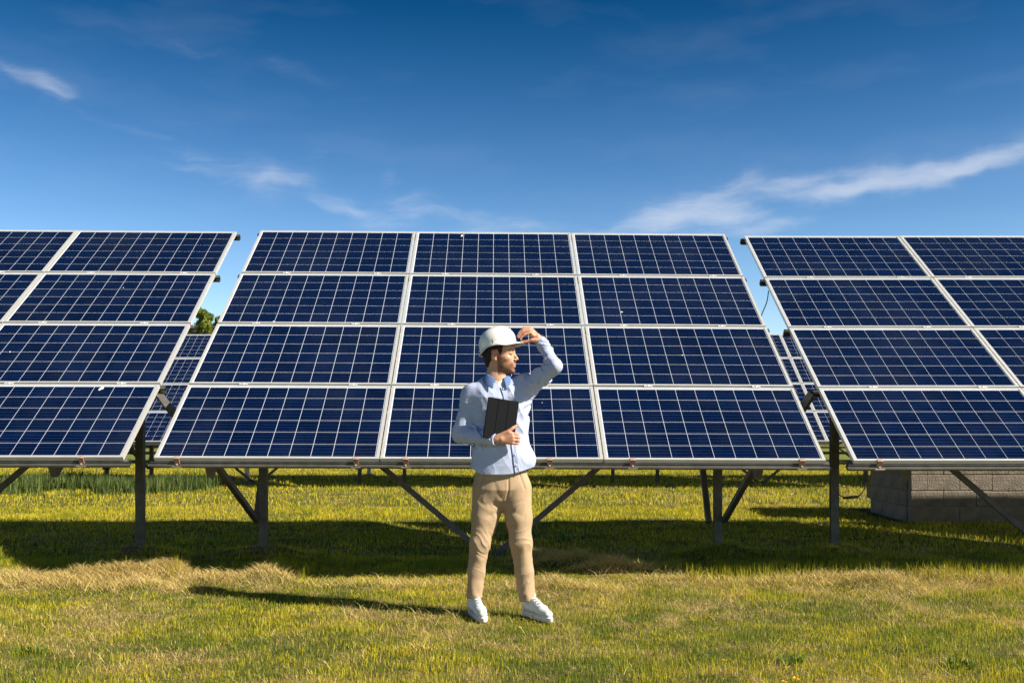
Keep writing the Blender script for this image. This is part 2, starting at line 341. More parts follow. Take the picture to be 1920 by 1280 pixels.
def scatter(D0, D1, n, seed, margin=.8):
    r = np.random.default_rng(seed); D = np.sqrt(r.uniform(D0 ** 2, D1 ** 2, n)); hw = D * .525 + margin
    return r.uniform(-1, 1, n) * hw, D, r
GREEN = np.array([.21, .255, .012]); YGREEN = np.array([.63, .52, .026]); STRAW = np.array([.68, .53, .17]); DKGREEN = np.array([.045, .10, .018])
def grass_col(x, y, r):
    n = len(x); s = straw(x, y); t = .5 * fbm2(x * 1.7 + 50, y * 1.7, 3, 81) + .5 * fbm2(x * 7, y * 9, 3, 82); u = r.uniform(0, 1, n)
    far = np.clip((y - 8.5) / 4, 0, 1)
    g = np.clip((t - .36) * 3.2 + (u - .5) * .9 + far * .35, 0, 1)[:, None]; c = lerp(GREEN, YGREEN, g)
    isstraw = (r.uniform(0, 1, n) < np.clip(.16 + s * .58, 0, 1) * lerp(1, .55, far))[:, None]
    c = np.where(isstraw, lerp(STRAW, np.array([.42, .27, .12]), r.uniform(0, 1, (n, 1)) ** 2), c)
    dk = (fbm2(x * 3.1, y * 3.1 + 9, 2, 93) > .60)[:, None] & (r.uniform(0, 1, (n, 1)) < .55) & (y < 7)[:, None]
    c = np.where(dk & ~isstraw, lerp(DKGREEN, GREEN, r.uniform(0, 1, (n, 1))), c)
    return c * r.uniform(.5, 1.45, (n, 1)), isstraw[:, 0]
def wall_mask(x, y): return ~((x > 4.75) & (x < 9.2) & (y > 12.0) & (y < 14))
def make_grass():
    V = []; Q = []; T = []; C = []; k = 0
    def push(b):
        nonlocal k
        V.append(b[0]); Q.append(b[1] + k); T.append(b[2] + k); C.append(b[3]); k += len(b[0])
    for D0, D1, n, hh, w, sd in [(4.2, 9.0, 300000, .028, .0027, 1), (9.0, 14.5, 120000, .042, .0052, 2), (14.5, 30, 120000, .055, .010, 3)]:
        x, y, r = scatter(D0, D1, n, sd); m = wall_mask(x, y); x, y = x[m], y[m]
        c, st = grass_col(x, y, r); hm = .55 + 1.0 * fbm2(x * 1.3, y * 1.3, 3, 61)
        h = hh * hm * r.uniform(.5, 1.35, len(x)) * np.where(st, .8, 1)
        h = h * (1 + .9 * np.exp(-((y - 8.35) / .45) ** 2) * (fbm2(x * 1.2, y * .2, 2, 67) > .45) * np.where(st, .3, 1))
        push(blades(x, y, h, w * r.uniform(.7, 1.3, len(x)), c, np.where(st, r.uniform(.4, .97, len(x)), np.abs(r.normal(0, .38, len(x))).clip(0, .9)), seed=sd + 10))
    # tall unmown stems along the dark edge of the shade and tufts on the right
    r = np.random.default_rng(77); n = 9000; x = r.uniform(-5.2, 5.4, n); y = 7.66 + r.normal(0, .12, n) + .1 * np.sin(x * 3)
    keep = (fbm2(x * 1.6, y * .3, 3, 19) + .22 * (x > 1.2) - .08 * (x < -.5)) > .58; x, y = x[keep], y[keep]; r2 = np.random.default_rng(78)
    c = lerp(GREEN, YGREEN, r2.uniform(0, 1, (len(x), 1))) * .9; push(blades(x, y, r2.uniform(.05, .15, len(x)), .0042 * np.ones(len(x)), c, .25, seed=79))
    me = mesh_np('grass', np.concatenate(V), np.concatenate(Q), np.concatenate(T), np.concatenate(C))
    tag(link('grass', me, None, M_grass), 'mown yellow green grass covering the whole field around the arrays', 'grass', kind='stuff')
make_grass()
def make_straw():
    V = []; Q = []; T = []; C = []; k = 0; r = np.random.default_rng(5)
    X = []; Y = []
    for bx, by, sx, sy, h in BUMPS[:NB]:
        n = int(1700 * h / .08 * sx / .3); X.append(r.normal(bx, sx * .62, n)); Y.append(r.normal(by, sy * .62, n))
    x, y, _ = scatter(4.3, 9.4, 60000, 6); m = r.uniform(0, 1, len(x)) < straw(x, y) ** 2 * .5; X.append(x[m]); Y.append(y[m])
    x = np.concatenate(X); y = np.concatenate(Y); n = len(x)
    c = lerp(STRAW * 1.08, np.array([.40, .27, .13]), r.uniform(0, 1, (n, 1)) ** 1.8) * r.uniform(.75, 1.2, (n, 1))
    h = r.uniform(.025, .11, n); a = r.uniform(0, 2 * np.pi, n); a = np.where(r.uniform(0, 1, n) < .5, r.normal(0, .4, n) + np.pi * (r.uniform(0, 1, n) < .5), a)
    b = blades(x, y, h, .0024 * r.uniform(.7, 1.5, n), c, r.uniform(.78, .99, n), z=gh(x, y) + r.uniform(.004, .035, n), seed=8, lean_dir=a)
    me = mesh_np('straw', b[0], b[1], b[2], b[3])
    tag(link('dry_straw', me, None, M_strawm), 'loose dried hay lying in low heaps along the front of the shade', 'hay', kind='stuff')
make_straw()

# ------------------------------------------------------------------ solar arrays
PW, PH, PT, PX, PY = 1.660, .99, .032, 1.67, 1.01
FW, NX, NY = .0235, 10, 6
CWX, CWY = (PW - 2 * FW - .012) / NX, (PH - 2 * FW - .010) / NY
GX, GY = .0046, .0052
def panel_mesh():
    b = MB()
    b.box((0, 0, -PT), (FW, PH, 0), mi=0); b.box((PW - FW, 0, -PT), (PW, PH, 0), mi=0)
    b.box((FW, 0, -PT), (PW - FW, FW * .8, 0), mi=0); b.box((FW, PH - FW * .8, -PT), (PW - FW, PH, 0), mi=0)
    b.box((FW, FW * .8, -.009), (PW - FW, PH - FW * .8, -.005), mi=1)
    b.box((PW / 2 - .06, PH - .18, -.03), (PW / 2 + .06, PH - .10, -.009), mi=2)
    return b.mesh('solar_panel', [M_frame, M_back, M_black])
def cell_geo(b, uv, x, y):
    w, h = CWX - GX, CWY - GY; z0, z1 = -.005, -.0035
    out = [(x, y), (x + w, y), (x + w, y + h), (x, y + h)]
    base = len(b.v); b.add([(p[0], p[1], z0) for p in out] + [(p[0], p[1], z1) for p in out], [(4, 5, 6, 7)] + [(i, (i + 1) % 4, 4 + (i + 1) % 4, 4 + i) for i in range(4)])
    uv += [((p[0] - x) / w, (p[1] - y) / h) for p in out] * 2
def finish_cells(b, uv, name):
    me = b.mesh(name, M_cell); lay = me.uv_layers.new(name='UVMap'); idx = np.empty(len(me.loops), np.int32); me.loops.foreach_get('vertex_index', idx)
    lay.data.foreach_set('uv', np.array(uv, np.float32)[idx].ravel()); return me
ME_panel = panel_mesh()
b = MB(); uv = []; cell_geo(b, uv, 0, 0); ME_cell = finish_cells(b, uv, 'solar_cell')
def cell_xy(i, j): return FW + .006 + i * CWX + GX / 2, FW * .8 + .0068 + j * CWY + GY / 2
def clamp_mesh():
    b = MB(); b.box((-.030, -.045, -.055), (.030, -.012, -.050), mi=1); b.box((-.018, -.018, -.050), (.018, -.010, .004), mi=0)
    b.box((-.020, -.018, .0015), (.020, .008, .006), mi=0); b.tube([(0, -.030, -.050), (0, -.030, -.038)], .008, 6, mi=0)
    b.box((-.036, -.046, -.058), (.036, -.040, -.046), mi=1)
    return b.mesh('end_clamp', [M_rust, M_bright])
def midclamp_mesh():
    b = MB(); b.box((-.035, -.006, .001), (.035, .026, .005), mi=0); b.tube([(0, .010, .005), (0, .010, .011)], .007, 6, mi=0)
    return b.mesh('mid_clamp', [M_frame])
ME_clamp, ME_mid = clamp_mesh(), midclamp_mesh()
def build_array(P, tilt, head, slope, frames, single=(), clamps=None, ncol=3, nrow=4, y_post=8.9, tie=None, right_origin=False, struts=True, ground=.09):
    """P: top corner of the module plane in the world; frames: world x of the two support frames"""
    ex = Vector((math.cos(head) * math.cos(slope), math.sin(head) * math.cos(slope), math.sin(slope)))
    up = Vector((-math.sin(head) * math.cos(tilt), math.cos(head) * math.cos(tilt), math.sin(tilt)))
    ex = (ex - up * ex.dot(up)).normalized(); nn = ex.cross(up)
    H = nrow * PY - (PY - PH); Wd = ncol * PX - (PX - PW)
    O = Vector(P) - up * H
    if right_origin: O = O - ex * Wd
    root = empty('solar_array', (O.x + ex.x * Wd / 2, O.y + 1.6, 0))
    M = Matrix((ex, up, nn)).transposed().to_4x4(); M.translation = O - root.location
    # modules with their cells
    stuff = MB(); suv = []
    for c in range(ncol):
        for r_ in range(nrow):
            p = link('solar_panel', ME_panel, root); jit = .0015
            Mp = M @ Matrix.Translation((c * PX, r_ * PY, random.uniform(-jit, jit))) @ Matrix.Rotation(random.uniform(-.0012, .0012), 4, 'X') @ Matrix.Rotation(random.uniform(-.001, .001), 4, 'Y')
            p.matrix_local = Mp
            if (c, r_) in single:
                for i in range(NX):
                    for j in range(NY):
                        x, y = cell_xy(i, j); k = link('solar_cell', ME_cell, p); k.location = (x, y, 0)
            else:
                s0 = len(stuff.v)
                for i in range(NX):
                    for j in range(NY):
                        x, y = cell_xy(i, j); cell_geo(stuff, suv, x, y)
                for q in range(s0, len(stuff.v)): stuff.v[q] = tuple(Mp @ Vector(stuff.v[q]))
    if stuff.v: tag(link('solar_cell', finish_cells(stuff, suv, 'solar_cells'), root), kind='stuff')
    T = lambda x, y, z: M @ Vector((x, y, z))
    # purlins along the rows
    for r_ in range(nrow + 1):
        y = r_ * PY - (PY - PH) / 2 if r_ else .012
        if r_ == nrow: y -= .03
        pb = MB(); pb.bar(T(-.035, y, -PT - .030), T(Wd + .035, y, -PT - .030), .045, .052, up=nn, channel=True)
        if r_ == 0: pb.bar(T(-.045, -.030, -PT - .016), T(Wd + .045, -.030, -PT - .016), .030, .004, up=nn)
        pb.build('purlin', M_steel, root)
    if clamps is None: clamps = [c * PX + q for c in range(ncol) for q in (.28, 1.37)]
    for x in clamps:
        k = link('clamp', ME_clamp, root); k.matrix_local = M @ Matrix.Translation((x, 0, 0))
    for r_ in range(1, nrow):
        for c in range(ncol):
            for q in (.35, 1.25):
                k = link('clamp', ME_mid, root); k.matrix_local = M @ Matrix.Translation((c * PX + q + .1 * ((r_ + c) % 2), r_ * PY - .02, 0))
    # support frames
    L0 = root.location
    tops = []
    for fi, fx in enumerate(frames):
        lx = fx - O.x; sgn = -1 if fi == 0 else 1
        Y2s = lambda Y: (Y - O.y) / up.y
        W2 = lambda v: Vector(v) - L0
        tp = O + ex * lx + up * Y2s(y_post) - nn * .20
        g = ground
        pm = MB(); w = .072
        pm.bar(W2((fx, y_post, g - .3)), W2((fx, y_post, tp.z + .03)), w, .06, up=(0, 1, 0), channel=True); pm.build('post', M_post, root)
        fm = MB(); fm.box(tuple(W2((fx - .13, y_post - .12, g - .05))), tuple(W2((fx + .13, y_post + .12, g + .012))), bev=.012); fm.build('footing', M_foot, root)
        rm = MB(); ra = T(lx, .05, -PT - .105); rb = T(lx, H - .12, -PT - .105)
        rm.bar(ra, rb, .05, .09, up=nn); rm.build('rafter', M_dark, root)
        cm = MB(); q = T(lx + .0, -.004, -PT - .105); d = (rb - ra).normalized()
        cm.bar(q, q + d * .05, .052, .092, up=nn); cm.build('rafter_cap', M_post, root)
        if struts:
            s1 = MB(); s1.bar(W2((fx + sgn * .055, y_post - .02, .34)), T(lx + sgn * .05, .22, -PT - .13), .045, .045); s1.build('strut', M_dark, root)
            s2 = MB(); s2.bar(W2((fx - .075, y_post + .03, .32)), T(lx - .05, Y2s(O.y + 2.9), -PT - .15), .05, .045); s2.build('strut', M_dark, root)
        tops.append((fx, tp))
    ax = (frames[0] + frames[1]) / 2
    for fx, tp in tops:
        s3 = MB(); sg = 1 if fx > ax else -1
        s3.bar(Vector((ax + sg * .05, y_post + .05, .03)) - L0, Vector((fx, y_post + .05, 1.73)) - L0, .05, .035, up=(0, 1, 0)); s3.build('brace', M_dark, root)
    if tie:
        tm = MB(); a, b_ = tie; tm.bar(Vector(a) - L0, Vector(b_) - L0, .055, .055); tm.build('tie_bar', M_dark, root)
    return root, M
def lift(M, root, x, y, z): return M @ Vector((x, y, z))
def drop(root, M, x, y, s=.012, long=1.5, rot=0):
    r = random.Random(int(x * 977 + y * 331)); b = MB(); n = 10; ring = []
    for k in range(n):
        a = 2 * math.pi * k / n; q = s * r.uniform(.6, 1.2); u, v = math.cos(a) * q, math.sin(a) * q * long
        ring.append((x + u * math.cos(rot) - v * math.sin(rot), y + u * math.sin(rot) + v * math.cos(rot), -.003))
    b.add([M @ Vector(p) for p in ring] + [M @ Vector((x + s * .1, y, .003))], [(k, (k + 1) % n, n) for k in range(n)])
    b.build('bird_dropping', M_drop, root)
Z0 = CAM_H
A1, M1 = build_array((-2.697, 10.51, 2.092 + Z0 + .006), .619, .0148, -.0066, (-2.26, 1.87), {(0, 0), (1, 0), (2, 0), (0, 1), (2, 1)},
                     clamps=[.17, 1.49, 1.86, 2.42, 2.93, 3.55, 4.82])
tag(A1, 'large tilted solar array directly behind the man, three panels wide and four high', 'solar array', 'front row of solar arrays')
A0, M0 = build_array((-2.945, 10.452, 2.0685 + Z0 + .006), .610, .030, -.001, (-7.5, -3.38), {(2, 0), (2, 1), (2, 2), (2, 3), (1, 0)}, right_origin=True, clamps=[.4, 1.4, 2.0, 3.1, 3.6, 4.70], struts=False,
                     tie=((-2.93, 8.10, 1.47), (-2.70, 8.25, 1.10)))
tag(A0, 'tilted solar array cut off by the left edge of the photo, beside a narrow gap', 'solar array', 'front row of solar arrays')
A2, M2 = build_array((2.492, 10.499, 2.032 + Z0 + .006), .607, .007, .001, (2.93, 7.05), {(0, 0), (0, 1), (0, 2), (0, 3), (1, 0)}, clamps=[.19, 1.4, 2.0, 3.1, 3.6, 4.7], struts=False,
                     tie=((2.48, 8.08, 1.47), (2.31, 8.25, 1.13)))
tag(A2, 'solar array cut off by the right edge of the photo, above a concrete block wall', 'solar array', 'front row of solar arrays')
for x, y, s, lg, rt in [(2.16, 3.93, .014, 2, 0), (3.70, 2.27, .012, 1.2, 0), (2.33 + .72, 1.30 + .02, .016, .8, 1.2), (.5, 2.05, .008, 1, 0), (4.15, 1.5, .009, 1, .4), (2.9, .75, .006, 1, 0)]: drop(A1, M1, x, y, s, lg, rt)
for x, y, s, lg, rt in [(4.55, .93, .016, 1.8, -.3), (3.6, 1.5, .008, 1, 0), (4.2, 2.7, .007, 1, 0)]: drop(A0, M0, x, y, s, lg, rt)
A3, M3_ = build_array((7.70, 10.50, 2.037 + Z0), .607, .007, .001, (8.4, 12.5), (), struts=False)
tag(A3, 'next solar array beyond the right edge, casting the shade on the block wall', 'solar array', 'front row of solar arrays')
# rows behind: one array built, the rest copied with its parts
B0, MBk = build_array((2.63, 18.5 + 3.29, 2.04 + Z0), .617, 0, 0, (3.0, 7.3), (), y_post=20.2, ground=0)
tag(B0, 'second row solar array glimpsed through the right hand gap', 'solar array', 'solar arrays in the rows behind')
ORD = 'first second third fourth fifth sixth seventh eighth ninth tenth'.split(); index_kids(); bx, by = B0.location.x, B0.location.y
for row, (yy, xs) in enumerate([(18.5, (-2, -1, 1, 2)), (29.6, (-3, -2, -1, 0, 1, 2)), (40.7, (-4, -3, -2, -1, 0, 1, 2, 3)), (51.8, (-5, -4, -3, -2, -1, 0, 1, 2, 3, 4))]):
    if row == 0: xs = (-3, -2, -1, 1)
    for k in xs:
        c = copy_tree(B0); c.location = (bx + 5.22 * k + .7 * row, by + yy - 18.5, random.uniform(-.02, .02))
        if row == 0 and k == -2: c['label'] = 'second row solar array glimpsed through the left hand gap under the tree tops'
        elif row == 0: c['label'] = 'second row array behind the ' + {-3: 'left edge of the front row', -1: 'middle front array', 1: 'right edge of the front row'}[k]
        else: c['label'] = ['', 'third', 'fourth', 'fifth'][row] + ' row solar array far behind, ' + ORD[xs.index(k)] + ' from the left in its row'

# ------------------------------------------------------------------ block wall behind the right array
def block_wall():
    x0, y0, W_, D_, Hn = 4.93, 12.08, 4.0, 1.4, 6
    root = tag(empty('block_plinth', (x0 + W_ / 2, y0 + D_ / 2, 0)), 'grey concrete block plinth standing on the grass under the right array', 'block wall')
    L0 = root.location; b = MB(); b.box((x0 + .009 - L0.x, y0 + .007 - L0.y, -.1), (x0 + W_ - L0.x, y0 + D_ - L0.y, Hn * .2 - .01)); b.build('mortar_core', M_mortar, root)
    s = MB(); s.box((x0 - .06 - L0.x, y0 - .06 - L0.y, Hn * .2 - .005), (x0 + W_ - L0.x, y0 + D_ - L0.y, Hn * .2 + .09), bev=.01); s.build('slab', M_conc, root)
    def mk(w, h, d): b = MB(); b.box((0, 0, 0), (w, d, h), bev=.008); return b.mesh('block', M_conc)
    full, half = mk(.392, .193, .12), mk(.192, .193, .12); sfull = full
    for c in range(Hn):
        x = 0; first = c % 2 == 0
        while x < W_ - .1:
            w = .2 if (first and x == 0) or x > W_ - .35 else .4
            o = link('block', half if w == .2 else full, root); o.location = (x0 + x + random.uniform(-.003, .003) - L0.x, y0 - random.uniform(.0, .008) - L0.y, c * .2 + random.uniform(-.003, .004)); o.rotation_euler = (random.uniform(-.008, .008), random.uniform(-.008, .008), random.uniform(-.008, .008)); x += w
        y = .13
        while y < D_ - .2:
            w = .2 if (not first and y == .13) else .4
            o = link('block', half if w == .2 else sfull, root); o.rotation_euler = (0, 0, R(90)); o.location = (x0 + .12 - random.uniform(.0, .008) - L0.x, y0 + y - L0.y, c * .2); y += w
block_wall()

# ------------------------------------------------------------------ cables, marker posts
def cable(pts, label, conn=None, r=.006):
    root = tag(empty('cable', pts[0]), label, 'cable'); P = [Vector(p) - Vector(pts[0]) for p in pts]
    # smooth the run
    Q = []
    for i in range(len(P) - 1):
        a = P[max(i - 1, 0)]; b_ = P[i]; c = P[i + 1]; d = P[min(i + 2, len(P) - 1)]
        for t in [k / 6 for k in range(6)]: Q.append(.5 * ((2 * b_) + (c - a) * t + (2 * a - 5 * b_ + 4 * c - d) * t * t + (-a + 3 * b_ - 3 * c + d) * t ** 3))
    Q.append(P[-1]); b = MB(); b.tube(Q, r, 6); b.build('wire', M_black, root, True)
    if conn is not None:
        b = MB(); a = Vector(conn[0]) - Vector(pts[0]); c = Vector(conn[1]) - Vector(pts[0]); b.tube([a, a.lerp(c, .45), a.lerp(c, .5), a.lerp(c, .55), c], [.011, .011, .015, .011, .011], 8); b.build('connector', M_black, root, True)
def at(px, py, D): return ((px - CX) * D / F_PX, D, CAM_H + (CY - py) * D / F_PX)
cable([at(1557, 878, 7.5), at(1562, 905, 7.5), at(1572, 926, 7.5), at(1592, 933, 7.5), at(1612, 928, 7.5), at(1621, 912, 7.5), at(1613, 895, 7.5), at(1606, 884, 7.5)],
      'thin dark cable hanging in a loop between the middle and right arrays', (at(1581, 933, 7.5), at(1609, 931, 7.5)), .0045)
cable([at(1441, 545, 9.7), at(1438, 565, 9.7), at(1430, 585, 9.6), at(1424, 598, 9.5), at(1405, 604, 9.4)], 'thin cable sagging across the upper part of the right gap', None, .005)
def white_post(px, py, h, label):
    x, y = unpx(px, py); z = gz(x, y); root = tag(empty('marker_post', (x, y, z)), label, 'post', 'white marker posts')
    b = MB(); b.tube([(0, 0, 0), (0, 0, h), (0, 0, h + .03)], [.05, .05, .02], 12); b.build('pipe', M_white, root, True)
    b = MB(); b.tube([(0, 0, -.02), (0, 0, .04), (0, 0, .055)], [.17, .16, .08], 14); b.build('base', M_conc, root, True)
M_white = pmat('white_paint', (.75, .73, .68), .6, noise=(8, (.6, .56, .48), .6))
white_post(463, 905, .55, 'short white pipe post on a round base in the far grass at left')
white_post(692, 892, .45, 'small white pipe post far off under the left part of the middle array')

# ------------------------------------------------------------------ vegetation
def leaf_cloud(pts, size, col, seed, nrm_up=.3):
    r = np.random.default_rng(seed); n = len(pts); a = r.normal(0, 1, (n, 3)); a /= np.linalg.norm(a, axis=1)[:, None]
    b_ = r.normal(0, 1, (n, 3)); b_ -= a * (a * b_).sum(1)[:, None]; b_ /= np.linalg.norm(b_, axis=1)[:, None]
    s = (size * r.uniform(.6, 1.4, n))[:, None]; P = np.stack([pts - a * s, pts - b_ * s * .45, pts + a * s, pts + b_ * s * .45], 1).reshape(-1, 3)
    return P, np.arange(n * 4).reshape(n, 4), np.repeat(col, 4, 0)
M_bark = pmat('bark', (.09, .07, .05), .9, noise=(20, (.15, .12, .09), .8), bump=(40, .6))
def tree(x, y, h, w, label, seed, n=9000, colr=((.06, .10, .02), (.26, .30, .045))):
    r = np.random.default_rng(seed); root = tag(empty('tree', (x, y, 0)), label, 'tree', 'trees behind the solar field'); rr = random.Random(seed)
    tb = MB(); tb.tube([(0, 0, -.2), (.05, 0, h * .3), (-.05, .05, h * .6), (0, 0, h * .93)], [w * .075, w * .055, w * .035, .015], 8)
    cl = []; cr = []
    for k in range(26):
        t = .18 + .8 * (k / 26) ** .9; a = rr.uniform(0, 6.28); L_ = w * .5 * (1 - t) ** .6 * rr.uniform(.6, 1.15); z = h * t
        e = (math.cos(a) * L_, math.sin(a) * L_, z + L_ * .5); tb.tube([(0, 0, z), tuple((Vector((0, 0, z)).lerp(Vector(e), .5) + Vector((0, 0, .1)))[:]), e], [.05 * (1.1 - t), .03 * (1.1 - t), .01], 5)
        for f, s in ((1, .28), (.6, .24)): cl.append(Vector((0, 0, z)).lerp(Vector(e), f)); cr.append(w * s * rr.uniform(.5, 1) * (1.15 - .8 * t))
    cl.append(Vector((0, 0, h * .95))); cr.append(w * .09)
    tb.build('trunk', M_bark, root, True)
    idx = r.integers(0, len(cl), n); C = np.array([tuple(c) for c in cl])[idx]; Rr = np.array(cr)[idx][:, None]
    d = r.normal(0, 1, (n, 3)); d /= np.linalg.norm(d, axis=1)[:, None]; P = C + d * Rr * r.uniform(.3, 1.05, (n, 1)) ** .5
    t = r.uniform(0, 1, (n, 1)) * .6 + .4 * hash01(idx, idx * 0)[:, None]; col = lerp(np.array(colr[0]), np.array(colr[1]), t)
    v, q, c = leaf_cloud(P, .11, col, seed + 1); link('crown', mesh_np('crown', v, q, None, c), root, M_leaf)
x = lambda px, D: (px - CX) * D / F_PX
tree(x(376, 57), 57, 1.2 + (798 - 575) * 57 / F_PX, 3.4, 'bright green pointed tree top showing in the left gap', 3)
tree(x(411, 58), 58, 1.2 + (798 - 592) * 58 / F_PX, 2.6, 'smaller green tree top right of the pointed one in the left gap', 4)
tree(x(352, 60), 60, 1.2 + (798 - 612) * 60 / F_PX, 3.5, 'low green tree top behind the left array, left of the pointed one', 5)
def far_wood():
    r = np.random.default_rng(50); n = 26000; X = r.uniform(-75, 75, n); hz = 3.2 + 3 * fbm2(X * .15, X * 0, 4, 3); Y = 88 + r.uniform(-4, 4, n); Z = hz * r.uniform(0, 1, n) ** .7
    col = lerp(np.array([.03, .05, .012]), np.array([.09, .12, .025]), r.uniform(0, 1, (n, 1)))
    v, q, c = leaf_cloud(np.stack([X, Y, Z], 1), .42, col, 51); tag(link('distant_woods', mesh_np('distant_woods', v, q, None, c), None, M_leaf), 'low dark line of woods on the horizon behind the arrays', 'woods', kind='stuff')
far_wood()
def tall_weeds():
    r = np.random.default_rng(60); n = 17000; X = r.uniform(-12.5, -4.6, n); Y = 18.3 + r.normal(0, .7, n) + .35 * np.sin(X * 2)
    k = (fbm2(X * .9, Y * .9, 3, 12) > .42) & (r.uniform(0, 1, n) < np.clip((-5.4 - X) / .8, 0, 1)); X, Y = X[k], Y[k]; n = len(X)
    h = r.uniform(.08, .36, n) * (.3 + 1.2 * fbm2(X, Y, 2, 14)); c = lerp(np.array([.02, .05, .012]), np.array([.20, .25, .06]), r.uniform(0, 1, (n, 1)))
    b = blades(X, Y, h, .016 * np.ones(n), c, .3, seed=61); tag(link('tall_weeds', mesh_np('tall_weeds', b[0], b[1], b[2], b[3]), None, M_grass), 'tall dark unmown weeds under the second row at left', 'weeds', kind='stuff')
tall_weeds()
def weed(px, py, label, n=60, h=.16, w=.012, sp=.10, col=(.05, .10, .02), seed=0):
    x_, y_ = unpx(px, py); r = np.random.default_rng(seed); z0 = gz(x_, y_); root = tag(empty('weed_plant', (x_, y_, z0)), label, 'weed', 'weed tufts in the grass')
    a = r.uniform(0, 6.28, n); rad = r.uniform(0, sp * .4, n); X = np.cos(a) * rad; Y = np.sin(a) * rad
    c = np.array(col) * r.uniform(.7, 1.8, (n, 1)); b = blades(X, Y, h * r.uniform(.4, 1.1, n), w * r.uniform(.6, 1.3, n), c, r.uniform(.15, .8, n), z=np.zeros(n), seed=seed + 1, lean_dir=a)
    link('leaf', mesh_np('leaf', b[0], b[1], b[2], b[3]), root, M_leaf)['kind'] = 'stuff'
weed(1665, 1090, 'dark leafy weed clump among straw at the right front', 170, .11, .009, .42, (.06, .09, .02), seed=1)
weed(1058, 1015, 'broad bladed grass tuft in the shade just right of the man', 22, .17, .016, .10, (.07, .15, .03), seed=2)
weed(1722, 1075, 'upright grass tuft right of the dark leafy clump', 50, .17, .008, .08, (.07, .12, .02), seed=3)
weed(60, 1225, 'low broad leaved weed in the bottom left corner', 50, .05, .014, .2, (.09, .14, .02), seed=4)
weed(1800, 1250, 'low broad leaved weed in the bottom right corner', 50, .05, .014, .2, (.09, .14, .02), seed=5)
weed(1490, 1245, 'low leafy weed just above the big yellow flower', 36, .05, .012, .16, (.09, .14, .02), seed=6)
weed(160, 1058, 'upright green grass tuft on the shade edge at far left', 60, .16, .007, .16, (.08, .14, .02), seed=7)
M_yel = pmat('yellow_petals', (.85, .50, .02), .6); M_stem = pmat('stem', (.12, .18, .04), .6)
def dandelion(px, py, h, rad, label):
    x_, y_ = unpx(px, py); root = tag(empty('dandelion', (x_, y_, gz(x_, y_))), label, 'flower', 'yellow dandelions')
    b = MB(); b.tube([(0, 0, 0), (.004, 0, h * .5), (0, 0, h)], .0018, 5); b.build('stem', M_stem, root)
    b = MB(); rr = random.Random(px)
    for k in range(26):
        a = rr.uniform(0, 6.28); e = rr.uniform(.1, 1.2); d = Vector((math.cos(a) * math.cos(e), math.sin(a) * math.cos(e), math.sin(e) * .6)) * rad; s = d.cross(Vector((0, 0, 1))).normalized() * rad * .16
        b.add([Vector((0, 0, h)) - s * .4, Vector((0, 0, h)) + s * .4, Vector((0, 0, h)) + d + s, Vector((0, 0, h)) + d - s], [(0, 1, 2, 3)])
    b.build('flower_head', M_yel, root)
for px, py, h, rad, lb in [(1492, 1288, .05, .020, 'largest yellow dandelion, at the bottom edge right of centre'), (1470, 1292, .04, .016, 'yellow dandelion just left of the largest one at the bottom edge'), (1358, 1252, .04, .014, 'pale yellow dandelion left of the bottom edge pair'),
                           (1477, 930, .05, .03, 'small yellow dandelion in far sunlit grass under the middle array'), (1445, 978, .05, .028, 'orange yellow dandelion on the thin sunlit strip'), (1433, 976, .04, .022, 'dandelion just left of the one on the thin sunlit strip'),
                           (1572, 978, .05, .025, 'orange yellow dandelion beside the post left of the block wall'), (630, 950, .04, .022, 'small yellow dandelion in sunlit grass under the left part of the middle array'), (975, 1182, .03, .012, 'tiny yellow flower below the man right shoe')]: dandelion(px, py, h, rad, lb)
